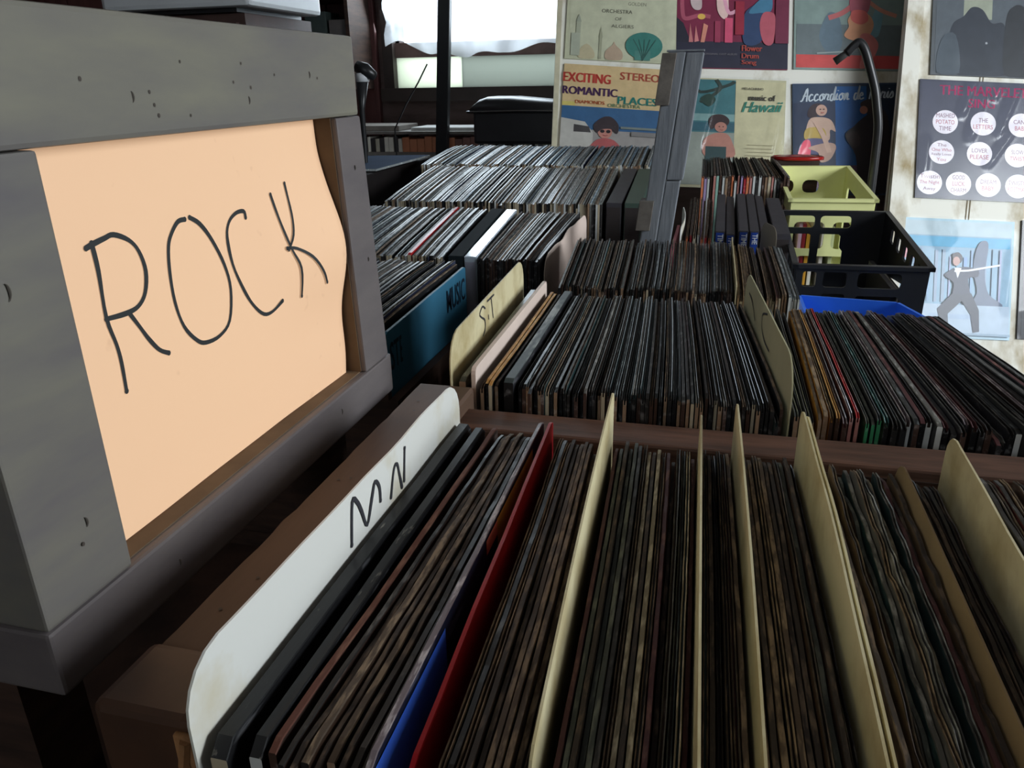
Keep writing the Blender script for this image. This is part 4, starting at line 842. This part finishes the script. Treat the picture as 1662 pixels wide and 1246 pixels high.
# --- red and navy cover
c = Cover(LB, *PXL(1100, -70), 0.314, R(1.2), (120, 40, 66), 'crimson cover with dancers above a navy band of red lettering')
c.rect(0, 0, 1, 0.77, (122, 44, 70)).rect(0, 0.76, 1, 1, (48, 48, 64)).poly([(0, 0.55), (0.06, 0.6), (0.13, 0.77), (0, 0.77)], (44, 44, 56))
c.line([(0.04, 0.30), (0.05, 0.50), (0.08, 0.56), (0.2, 0.53), (0.30, 0.54)], 0.018, (168, 84, 104)).disc(0.22, 0.54, 0.035, 0.025, (222, 180, 90)).poly([(0.12, 0.60), (0.15, 0.77), (0.11, 0.77)], (190, 120, 120)).poly([(0.17, 0.62), (0.20, 0.76), (0.16, 0.77)], (206, 130, 130)).poly([(0.24, 0.60), (0.28, 0.62), (0.25, 0.77), (0.215, 0.77)], (210, 140, 120))
c.blob([(0.13, 0.30), (0.20, 0.30), (0.22, 0.46), (0.16, 0.48), (0.12, 0.42)], (200, 180, 180)).blob([(0.36, 0.3), (0.44, 0.3), (0.46, 0.5), (0.42, 0.56), (0.36, 0.48)], (224, 190, 184)).line([(0.42, 0.38), (0.46, 0.50), (0.52, 0.49), (0.57, 0.44), (0.54, 0.42)], 0.016, (220, 160, 180)).rect(0.43, 0.55, 0.50, 0.77, (206, 84, 116)).rect(0.34, 0.58, 0.39, 0.77, (150, 60, 86))
c.blob([(0.60, 0.52), (0.70, 0.42), (0.76, 0.36), (0.84, 0.36), (0.82, 0.6), (0.74, 0.77), (0.60, 0.77)], (52, 70, 104)).blob([(0.64, 0.50), (0.74, 0.38), (0.84, 0.36), (0.84, 0.48), (0.74, 0.5)], (70, 120, 150)).blob([(0.77, 0.50), (0.86, 0.50), (0.88, 0.58), (0.86, 0.77), (0.78, 0.77), (0.74, 0.62)], (180, 90, 104)).rect(0.52, 0.40, 0.60, 0.70, (150, 48, 66)).rect(0.88, 0.3, 1.0, 0.77, (112, 48, 70))
c.text('Flower', 0.585, 0.845, 0.18, 0.052, (206, 96, 84), bold=0.015).text('Drum', 0.585, 0.91, 0.15, 0.045, (206, 96, 84), bold=0.015).text('Song', 0.585, 0.975, 0.13, 0.05, (206, 96, 84), bold=0.015).text('ORIGINAL CAST ALBUM', 0.25, 0.885, 0.29, 0.016, (120, 116, 122))
c.done(None)
# --- dancer cover
c = Cover(LB, *PXL(1290, -70), 0.318, R(1.0), (140, 158, 152), 'misty green cover with a dancer in orange over a red floor')
c.rect(0.02, 0.02, 0.98, 0.99, (136, 154, 148)).rect(0.02, 0.87, 0.98, 0.985, (210, 86, 84)).rect(0.02, 0.6, 0.98, 0.87, (112, 122, 124)).blob([(0.30, 0.5), (0.40, 0.55), (0.42, 0.8), (0.30, 0.85), (0.22, 0.7)], (104, 122, 134)).blob([(0.72, 0.45), (0.78, 0.5), (0.74, 0.7), (0.66, 0.66)], (120, 160, 172))
c.line([(0.30, 0.545), (0.42, 0.50), (0.52, 0.42), (0.56, 0.36)], 0.022, (196, 110, 110)).line([(0.90, 0.52), (0.76, 0.47), (0.66, 0.40)], 0.018, (206, 140, 120))
c.blob([(0.50, 0.3), (0.66, 0.3), (0.64, 0.5), (0.50, 0.5)], (178, 96, 110)).blob([(0.47, 0.56), (0.52, 0.50), (0.64, 0.50), (0.70, 0.60), (0.64, 0.72), (0.52, 0.74), (0.44, 0.70), (0.48, 0.62)], (222, 160, 124)).blob([(0.51, 0.48), (0.62, 0.48), (0.65, 0.56), (0.58, 0.60), (0.50, 0.56)], (222, 110, 104)).blob([(0.58, 0.70), (0.66, 0.68), (0.74, 0.76), (0.72, 0.86), (0.64, 0.97), (0.58, 0.98), (0.60, 0.84)], (216, 128, 124)).line([(0.20, 0.86), (0.4, 0.845), (0.5, 0.845)], 0.006, (160, 168, 166), False)
c.done([(0.96, 0.3, 0.62, 0.78, 0.02, 0.008), (0.99, 0.35, 0.75, 0.7, 0.015, 0.006)], 4, 0.05)
# --- palm beach cover
c = Cover(LB, *PXL(1098, 126), 0.308, R(2.0), (196, 190, 156), 'cream and sea green cover with a dark haired person and a palm tree')
c.vs = 0.65; c.rect(0.02, 0.02, 0.54, 1.5, (66, 118, 124)).rect(0.0, 0.5, 0.54, 0.60, (132, 168, 166)).rect(0, 0.62, 0.54, 0.74, (52, 96, 110)).rect(0, 0.76, 0.54, 1.5, (150, 156, 146)).rect(0.54, 0.03, 0.985, 1.5, (202, 194, 156))
c.line([(0.10, 0.02), (0.22, 0.2), (0.46, 0.10), (0.53, 0.04)], 0.02, (44, 60, 56)).line([(0.36, 0.02), (0.40, 0.14), (0.30, 0.28), (0.22, 0.34)], 0.018, (50, 64, 58)).blob([(0.22, 0.3), (0.30, 0.22), (0.36, 0.3), (0.30, 0.4)], (46, 70, 62))
c.blob([(0.30, 0.60), (0.34, 0.52), (0.43, 0.51), (0.49, 0.58), (0.47, 0.66), (0.40, 0.64), (0.33, 0.72)], (58, 42, 44)).disc(0.415, 0.685, 0.055, 0.07, (190, 132, 116)).blob([(0.28, 1.1), (0.26, 0.88), (0.35, 0.78), (0.46, 0.77), (0.52, 0.88), (0.54, 1.1)], (188, 130, 114)).rect(0.28, 0.96, 0.47, 1.3, (44, 72, 74))
c.disc(0.40, 0.68, 0.007, 0.008, (60, 44, 44), 8).disc(0.435, 0.68, 0.007, 0.008, (60, 44, 44), 8).line([(0.405, 0.725), (0.42, 0.730), (0.435, 0.725)], 0.004, (150, 60, 60)); c.text('music of', 0.66, 0.30, 0.24, 0.08, (74, 70, 62), bold=0.02).text('Hawaii', 0.60, 0.47, 0.37, 0.145, (78, 158, 138), italic=0.35, bold=0.012, rise=0.06).text('MELACHRINO', 0.60, 0.155, 0.19, 0.034, (96, 92, 80), bold=0.01)
for k in range(5): c.rect(0.66 - 0.02 * (k % 2), 0.92 + 0.05 * k, 0.90, 0.928 + 0.05 * k, (170, 160, 128))
c.done([(0.36, 0.0, 0.22, 0.62, 0.02, 0.010), (1.0, 0.0, 0.80, 0.95, 0.018, 0.010), (0.98, 0.42, 0.88, 1.0, 0.014, 0.006)], 5, 0.06)
# --- accordion cover
c = Cover(LB, *PXL(1285, 137), 0.315, R(-0.6), (40, 62, 92), 'dark blue cover lettered in white script, partly in shade, behind the black hose')
c.vs = 0.72; c.rect(0, 0, 1, 1.38, (52, 68, 92)).rect(0.38, 0.04, 0.66, 1.1, (28, 88, 150)).rect(0.66, 0.02, 0.99, 1.36, (26, 44, 66)).rect(0.01, 0.24, 0.38, 1.1, (48, 58, 82)).rect(0.02, 1.02, 0.62, 1.3, (96, 70, 88))
GL = {'A': [[(-.1, .05), (.1, .1), (.45, .95), (.5, .0)], [(.1, .4), (.62, .38)]], 'c': [[(.42, .42), (.25, .5), (.08, .25), (.2, .02), (.5, .15)]], 'o': [[(.3, .5), (.08, .3), (.2, .02), (.42, .2), (.3, .5), (.55, .42)]],
      'r': [[(.0, .1), (.15, .5), (.2, .42), (.4, .45), (.32, .1), (.5, .08)]], 'd': [[(.4, .42), (.15, .45), (.08, .1), (.3, .05), (.5, 1.0), (.42, .1), (.58, .1)]], 'i': [[(.05, .1), (.2, .5), (.15, .08), (.35, .1)], [(.24, .68), (.26, .72)]],
      'n': [[(.0, .1), (.1, .5), (.08, .0), (.28, .48), (.38, .4), (.36, .05), (.55, .1)]], 'e': [[(.08, .25), (.36, .32), (.25, .5), (.08, .25), (.22, .02), (.5, .12)]], 'P': [[(.1, .0), (.25, .9)], [(.05, .8), (.4, .98), (.6, .7), (.2, .45)]],
      'a': [[(.4, .45), (.15, .45), (.08, .1), (.3, .05), (.42, .45), (.4, .05), (.58, .12)]], 's': [[(.0, .1), (.25, .5), (.35, .15), (.1, .02)]], ' ': []}
xx = 0.075
for ch in 'Accordion de Paris':
    for st in GL[ch]: c.line([(xx + 0.095 * (px + 0.18 * py), (0.165 - 0.03 * xx - 0.125 * py) / 0.72) for px, py in st], 0.0075, (196, 206, 214)); c.lay -= 1
    xx += 0.095 * {'A': 0.62, ' ': 0.42, 'P': 0.62, 'i': 0.33}.get(ch, 0.50)
c.lay += 1
c.blob([(0.13, 0.40), (0.16, 0.28), (0.24, 0.25), (0.30, 0.32), (0.28, 0.4), (0.24, 0.32), (0.20, 0.44)], (58, 44, 50)).disc(0.255, 0.335, 0.05, 0.07, (200, 160, 142)).blob([(0.14, 0.46), (0.24, 0.42), (0.34, 0.46), (0.38, 0.60), (0.33, 0.58), (0.31, 0.72), (0.12, 0.72)], (204, 170, 150)).blob([(0.12, 0.56), (0.27, 0.56), (0.28, 0.70), (0.11, 0.70)], (190, 160, 80)).blob([(0.06, 0.86), (0.10, 0.70), (0.26, 0.69), (0.38, 0.78), (0.34, 0.86)], (90, 86, 120)).blob([(0.04, 0.90), (0.09, 0.72), (0.15, 0.72), (0.14, 0.92)], (236, 88, 110)).blob([(0.13, 0.80), (0.30, 0.74), (0.38, 0.78), (0.33, 0.94), (0.24, 0.98), (0.22, 0.86)], (194, 158, 140)).line([(0.20, 0.48), (0.27, 0.66), (0.32, 0.86)], 0.022, (206, 170, 150))
c.disc(0.245, 0.325, 0.006, 0.007, (60, 44, 44), 8).disc(0.275, 0.325, 0.006, 0.007, (60, 44, 44), 8).line([(0.25, 0.365), (0.262, 0.370), (0.275, 0.365)], 0.004, (170, 60, 60)); c.blob([(0.60, 0.26), (0.66, 0.21), (0.74, 0.24), (0.74, 0.36), (0.66, 0.38), (0.62, 0.33)], (56, 42, 42)).disc(0.628, 0.34, 0.035, 0.05, (176, 116, 96)).blob([(0.60, 0.46), (0.70, 0.38), (0.84, 0.42), (0.86, 1.3), (0.60, 1.3), (0.55, 0.90), (0.46, 0.66), (0.54, 0.54)], (48, 42, 46)).blob([(0.47, 0.66), (0.55, 0.60), (0.60, 0.72), (0.55, 0.80)], (66, 54, 56))
c.done([(0.03, 0.02, 0.02, 0.98, 0.02, 0.005), (0.12, 0.3, 0.05, 0.6, 0.03, 0.006)], 6, 0.05)
# --- cover with discs
c = Cover(RB, *PXR(1492, 129), 0.312, R(2.6), (66, 68, 84), 'slate cover with ten white discs and pink block lettering')
c.rect(0.012, 0.012, 0.988, 0.985, (70, 72, 90)).text('THE MARVELETTES', 0.17, 0.125, 0.90, 0.082, (206, 60, 118), bold=0.012).text('SING', 0.415, 0.225, 0.22, 0.075, (206, 60, 118), bold=0.012)
DISCS = [(0.225, 0.355, ['MASHED', 'POTATO', 'TIME']), (0.545, 0.355, ['THE', 'LETTERS']), (0.865, 0.355, ["CAN'T", 'BABY']), (0.205, 0.61, ['The', 'One Who', 'Really Loves', 'You']), (0.525, 0.61, ['LOVER', 'PLEASE']), (0.845, 0.61, ['SLOW', 'TWIST']),
         (0.115, 0.87, ['Twistin', 'The Night', 'Away']), (0.36, 0.87, ['GOOD', 'LUCK', 'CHARM']), (0.61, 0.87, ['DREAM', 'BABY']), (0.86, 0.87, ['TWISTIN', 'POSTMAN'])]
for (x, y, ws) in DISCS:
    c.disc(x, y, 0.107, 0.100, (246, 238, 246)); c.lay -= 1
c.lay += 1
for (x, y, ws) in DISCS:
    h = 0.036 if len(ws) < 4 else 0.027; gp = h * 1.5; y0 = y - gp * (len(ws) - 1) / 2 + h / 2
    for k, t_ in enumerate(ws):
        wd = min(0.165, 0.026 * len(t_)); c.text(t_, x - wd / 2, y0 + gp * k, wd, h, (150, 110, 130) if k % 2 == 0 else (196, 110, 124)); c.lay -= 1
c.lay += 2
c.done([(0.44, 0.0, 0.34, 0.3, 0.018, 0.012), (0.52, 0.1, 0.42, 0.5, 0.02, 0.012), (0.66, 0.05, 0.60, 0.16, 0.015, 0.010), (0.80, 0.05, 0.66, 0.45, 0.018, 0.012), (0.80, 0.38, 0.58, 0.72, 0.016, 0.012), (0.07, 0.5, 0.05, 0.8, 0.02, 0.006)], 7, 0.07)
# --- silhouettes cover
c = Cover(RB, *PXR(1516, -70), 0.312, R(2.4), (92, 96, 100), 'grey cover of dark standing silhouettes at the top right of the board')
c.rect(0.03, 0.03, 0.97, 0.97, (92, 98, 104)).rect(0.26, 0.30, 0.50, 0.52, (156, 160, 142)).blob([(0.14, 0.98), (0.16, 0.6), (0.26, 0.50), (0.33, 0.42), (0.42, 0.44), (0.50, 0.55), (0.60, 0.55), (0.66, 0.75), (0.66, 0.98)], (60, 64, 72)).blob([(0.62, 0.98), (0.62, 0.52), (0.68, 0.40), (0.76, 0.40), (0.84, 0.52), (0.86, 0.98)], (56, 58, 62)).blob([(0.05, 0.98), (0.08, 0.7), (0.2, 0.66), (0.24, 0.98)], (82, 90, 98)).disc(0.46, 0.72, 0.01, 0.01, (170, 172, 176), 10)
c.done([(0.25, 0.3, 0.2, 0.9, 0.05, 0.003)], 8, 0.03)
# --- pale blue cover with a batter
c = Cover(RB, *PXR(1453, 352), 0.312, R(2.6), (170, 200, 214), 'pale blue cover with a dark suited person swinging a stick')
c.rect(0.02, 0.02, 0.98, 0.98, (134, 170, 194)).rect(0.02, 0.02, 0.98, 0.14, (178, 196, 204)).rect(0.03, 0.15, 0.97, 0.235, (84, 166, 204)).rect(0.06, 0.25, 0.2, 0.34, (206, 130, 140))
rr = random.Random(5)
for k in range(14): x = 0.1 + 0.06 * k; c.rect(x, 0.24 + rr.uniform(0, 0.1), x + rr.uniform(0.01, 0.03), 0.70, (120 + rr.randint(0, 40), 164, 180 + rr.randint(0, 30)))
c.blob([(0.70, 0.2), (0.78, 0.2), (0.76, 0.45), (0.80, 0.62), (0.92, 0.72), (0.62, 0.74), (0.70, 0.62), (0.66, 0.4)], (92, 104, 128)).rect(0.02, 0.72, 0.98, 0.97, (170, 188, 206)).rect(0.3, 0.80, 0.7, 0.84, (160, 180, 204))
c.blob([(0.48, 0.30), (0.53, 0.28), (0.565, 0.32), (0.55, 0.37), (0.50, 0.36)], (60, 50, 58)).disc(0.515, 0.355, 0.03, 0.038, (196, 150, 140)).blob([(0.46, 0.44), (0.52, 0.41), (0.60, 0.40), (0.70, 0.42), (0.70, 0.48), (0.62, 0.50), (0.64, 0.66), (0.50, 0.66), (0.50, 0.54), (0.42, 0.48)], (40, 44, 70)).poly([(0.50, 0.41), (0.56, 0.41), (0.53, 0.50)], (226, 226, 232))
c.poly([(0.50, 0.62), (0.60, 0.66), (0.46, 0.80), (0.47, 0.93), (0.41, 0.93), (0.37, 0.76)], (36, 40, 62)).poly([(0.54, 0.64), (0.65, 0.62), (0.72, 0.76), (0.73, 0.94), (0.68, 0.95), (0.65, 0.80)], (36, 40, 62)).line([(0.50, 0.44), (0.62, 0.43), (0.88, 0.375)], 0.008, (232, 232, 236), False)
c.rect(0.01, 0.955, 0.99, 0.975, (140, 164, 184))
c.done([(0.35, 0.0, 0.42, 0.2, 0.05, 0.012), (0.42, 0.05, 0.38, 0.25, 0.03, 0.012), (0.97, 0.25, 0.93, 0.75, 0.02, 0.006)], 9, 0.02)
# --- dark sliver at the right edge
c = Cover(RB, *PXR(1657, 358), 0.312, R(2.6), (52, 48, 52), 'black cover at the very right edge of the board, beside the pale blue one')
c.rect(0.03, 0.04, 0.97, 0.97, (46, 44, 50)); c.done([(0.02, 0.8, 0.1, 0.98, 0.04, 0.01)], 10, 0.06)

# ------------------------------------------------------------ black hose hooked up behind the yellow crate
pts = [(0.2398, 0.0285), (0.262, 0.045), (0.2749, 0.0599), (0.2867, 0.0670), (0.300, 0.052), (0.3163, 0.0140), (0.333, -0.030), (0.3420, -0.0651), (0.3515, -0.110), (0.3544, -0.1601), (0.3561, -0.2300), (0.357, -0.2900)]
sp = smooth_pts(pts, 5); sp = sp[5:]
b = MB(); b.tube([(x, 2.03, z) for x, z in sp], 0.0098, 12)
ho = b.build('black_hose', mat('black_rubber', (34, 34, 36), 0.35, 0.05), smooth=True); tag(ho, 'bent black hose standing up in front of the dark blue cover', 'hose')
MB().tube([(0.357, 2.03, -0.29), (0.357, 2.03, -0.6)], 0.0098, 12).build('lower_length', mat('black_rubber', (34, 34, 36)), ho, smooth=True)
b = MB().tube([(0.2398, 2.03, 0.0285), (0.262, 2.03, 0.0450), (0.2749, 2.03, 0.0599)], [0.009, 0.0075, 0.0088], 12); b.build('bent_tip', mat('grey_rubber', (70, 70, 70), 0.5, 0.05), ho, smooth=True)

# ------------------------------------------------------------ background on the left
def shelf_unit():
    e = empty('low_shelf', (-0.95, 3.0, -1.30), 'low shelf under the window with a pale cluttered top', 'shelf')
    MB().box(-1.75, -0.45, 2.84, 3.10, -0.180, -0.170).build('top_board', mat('dusty_grey_board', (126, 122, 118), 0.7, 0.2), e)
    MB().box(-1.75, -0.45, 2.84, 3.10, -0.262, -0.245).build('shelf_board', mat('dusty_grey_board', (126, 122, 118)), e)
    for x in (-1.75, -0.47): MB().box(x, x + 0.02, 2.84, 3.10, -1.30, -0.181).build('side_board', dark_wood, e)
    MB().box(-1.73, -0.47, 3.07, 3.09, -1.30, -0.27).build('back_board', dark_wood, e)
shelf_unit()
rr = random.Random(11)
x = -1.45; k = 0
cols = [((226, 222, 212), 'white'), ((60, 58, 60), 'black'), ((190, 186, 170), 'bone'), ((130, 134, 140), 'grey')]
while x < -0.52:
    if -1.175 < x < -0.98: c_, nm = (206, 136, 100), 'orange'; wdt = 0.030
    elif -0.98 <= x < -0.88: c_, nm = (150, 110, 100), 'rosy brown'; wdt = 0.030
    else: c_, nm = cols[rr.randrange(4)]; wdt = rr.uniform(0.012, 0.024)
    b = MB().box(x, x + wdt - 0.0015, 2.846, 2.96, -0.2445, -0.188 - rr.uniform(0, 0.010), bev=0.001)
    tag(b.build('cassette', mat('spine_colour_' + nm.replace(' ', '_'), c_, 0.5, 0.1)), '%s spined cassette in the row on the low shelf under the window' % nm, 'cassette', '%s cassettes on the low shelf' % nm)
    x += wdt; k += 1
b = MB().box(-1.14, -0.62, 2.88, 3.06, -0.1695, -0.158, bev=0.002); tag(b.build('flat_carton', mat('white_carton', (200, 200, 198), 0.6, 0.1)), 'flat pale carton lying on the low shelf under the window', 'carton')
b = MB().box(-1.60, -1.18, 2.86, 3.06, -0.1695, -0.150, bev=0.003); tag(b.build('flat_carton', mat('grey_carton', (130, 124, 118), 0.7, 0.15)), 'flat greyish carton at the left on the low shelf', 'carton')
# black upholstered seat with chrome rim
se = empty('padded_stool', (-0.62, 2.60, -1.30), 'black padded stool with a thin chrome rim below the window', 'stool')
b = MB(); seg = 24
pr = [(-0.790, -0.083), (-0.785, -0.070), (-0.765, -0.055), (-0.735, -0.046), (-0.66, -0.047), (-0.56, -0.056), (-0.45, -0.066), (-0.42, -0.083)]
for yk in range(2): pass
vs = [(x, y, z) for y in (2.50, 2.55, 2.68, 2.72) for x, z in [(p_[0], p_[1] - (0.012 if y in (2.50, 2.72) else 0)) for p_ in pr]]
n_ = len(pr); fs = [(j * n_ + i, j * n_ + i + 1, (j + 1) * n_ + i + 1, (j + 1) * n_ + i) for j in range(3) for i in range(n_ - 1)] + [tuple(range(n_ - 1, -1, -1)), tuple(3 * n_ + i for i in range(n_))] + [(0, n_, 2 * n_, 3 * n_, 3 * n_ + n_ - 1, 2 * n_ + n_ - 1, n_ + n_ - 1, n_ - 1)]
b.add(vs, fs); b.build('pad', mat('black_vinyl', (46, 46, 50), 0.35, 0.15, 12, 0.001), se, smooth=True)
MB().box(-0.778, -0.42, 2.51, 2.71, -0.190, -0.086, bev=0.01).build('body', mat('black_vinyl', (46, 46, 50)), se)
MB().tube([(-0.795, 2.498, -0.0905), (-0.60, 2.492, -0.088), (-0.42, 2.492, -0.092)], 0.0035, 8).build('chrome_rim', chrome, se)
for x in (-0.76, -0.44):
    for y in (2.53, 2.69): MB().tube([(x, y, -0.19), (x, y, -1.30)], 0.01, 8).build('leg', chrome, se)
# thin cable and black post in front of the window
b = MB().box(-1.012, -0.968, 2.88, 2.91, -1.30, 1.0, bev=0.003); b.xf(lambda v: Vector((v.x + (v.z - 0.27) * 0.07 + 0.038, v.y - 0.10, v.z)))
tag(b.build('black_post', mat('black_metal', (30, 32, 36), 0.4, 0.1)), 'black upright post standing in front of the window', 'post')
b = MB().tube([(-1.02, 2.77, 0.06), (-1.05, 2.75, 0.0), (-1.10, 2.75, -0.07), (-1.15, 2.75, -0.155), (-1.155, 2.75, -1.30)], 0.0028, 6); tag(b.build('thin_cable', mat('black_rubber', (34, 34, 36))), 'thin dark cable hanging from the black post', 'cable')
# red-brown wall shelf with dim goods
ws = empty('wall_shelf', (-1.62, 3.05, 0.0), 'dim reddish wall shelf left of the window', 'shelf')
MB().box(-1.86, -1.42, 2.98, 3.17, 0.135, 0.150).build('shelf_board', maroon, ws); MB().box(-1.86, -1.42, 2.98, 3.17, 0.30, 0.315).build('shelf_board', maroon, ws)
MB().box(-1.875, -1.86, 2.98, 3.17, -0.02, 0.60).build('side_board', dark_wood, ws); MB().box(-1.42, -1.405, 2.98, 3.17, -0.02, 0.60).build('side_board', dark_wood, ws)
for k, (x, wd, h, c_, nm) in enumerate(((-1.84, 0.10, 0.10, (60, 60, 62), 'charcoal'), (-1.73, 0.12, 0.07, (84, 86, 86), 'grey'), (-1.60, 0.09, 0.11, (56, 66, 64), 'dark green'), (-1.50, 0.07, 0.08, (96, 90, 88), 'dusty'))):
    tag(MB().box(x, x + wd, 3.0, 3.12, 0.151, 0.151 + h, bev=0.003).build('small_box', mat('goods_' + nm.replace(' ', '_'), c_, 0.6, 0.2)), '%s small box on the dim wall shelf left of the window' % nm, 'box')
# white appliance on a cabinet at the far left
wa = empty('white_appliance', (-1.45, 2.2, 0.185), 'white box-shaped appliance at the top left, cut by the frame', 'appliance')
MB().box(-1.68, -1.22, 2.0, 2.4, 0.195, 0.50, bev=0.012).build('housing', white_metal, wa); MB().box(-1.62, -1.28, 2.03, 2.38, 0.185, 0.196).build('foot_plate', black_pl, wa)
cb = empty('dark_cabinet', (-1.42, 2.25, -1.30), 'dark brown cabinet under the white appliance', 'cabinet')
MB().box(-1.62, -1.27, 2.05, 2.42, -1.30, 0.183).build('body', mat('dark_cabinet_wood', (66, 48, 44), 0.6, 0.2), cb); MB().box(-1.60, -1.29, 2.035, 2.05, -1.2, 0.16).build('door', mat('dark_cabinet_wood', (66, 48, 44)), cb)
# black lamp-like clutter just right of the sign's far end
cl = empty('clamp_lamp', (-0.88, 1.9, -0.20), 'small black lamp head with a white band seen past the end of the sign', 'lamp')
MB().tube([(-0.885, 1.9, 0.040), (-0.862, 1.9, 0.030), (-0.838, 1.9, 0.016)], [0.014, 0.018, 0.010], 12).build('lamp_head', black_pl, cl, smooth=True)
MB().tube([(-0.872, 1.9, 0.004), (-0.872, 1.9, 0.024)], 0.017, 12).build('white_band', white_metal, cl, smooth=True)
MB().tube([(-0.874, 1.9, 0.004), (-0.880, 1.9, -0.06), (-0.882, 1.9, -0.19), (-0.882, 1.9, -0.198)], [0.016, 0.007, 0.006, 0.006], 10).build('stem', black_pl, cl, smooth=True)
# dark blue sleeve lying on a stack left of the far bins
MB().box(-1.03, -0.80, 1.72, 2.18, -0.60, -0.200, bev=0.004).build('dark_box', mat('near_black_box', (30, 26, 26), 0.9, 0.1, spec=0.1))
tag(bpy.data.objects['dark_box.001'], 'near black box left of the far bins, under the dark blue sleeve', 'box')
b = MB(); pts_ = [(-1.02, 1.74), (-0.80, 1.78), (-0.775, 2.09), (-1.0, 2.05)]
b.add([(x, y, -0.1985 + 0.02 * (y - 1.74)) for x, y in pts_] + [(x, y, -0.1935 + 0.02 * (y - 1.74)) for x, y in pts_], [(0, 3, 2, 1), (4, 5, 6, 7), (0, 1, 5, 4), (1, 2, 6, 5), (2, 3, 7, 6), (3, 0, 4, 7)], [0, 0, 1, 1, 1, 1])
tag(b.build('record_sleeve', [mat('deep_blue_cover', (30, 52, 80), 0.9, 0.1, spec=0.1), EDGE['white']]), 'dark blue sleeve lying flat on the near black box', 'record')

for o in bpy.data.objects:
    if '_o' in o: del o['_o']
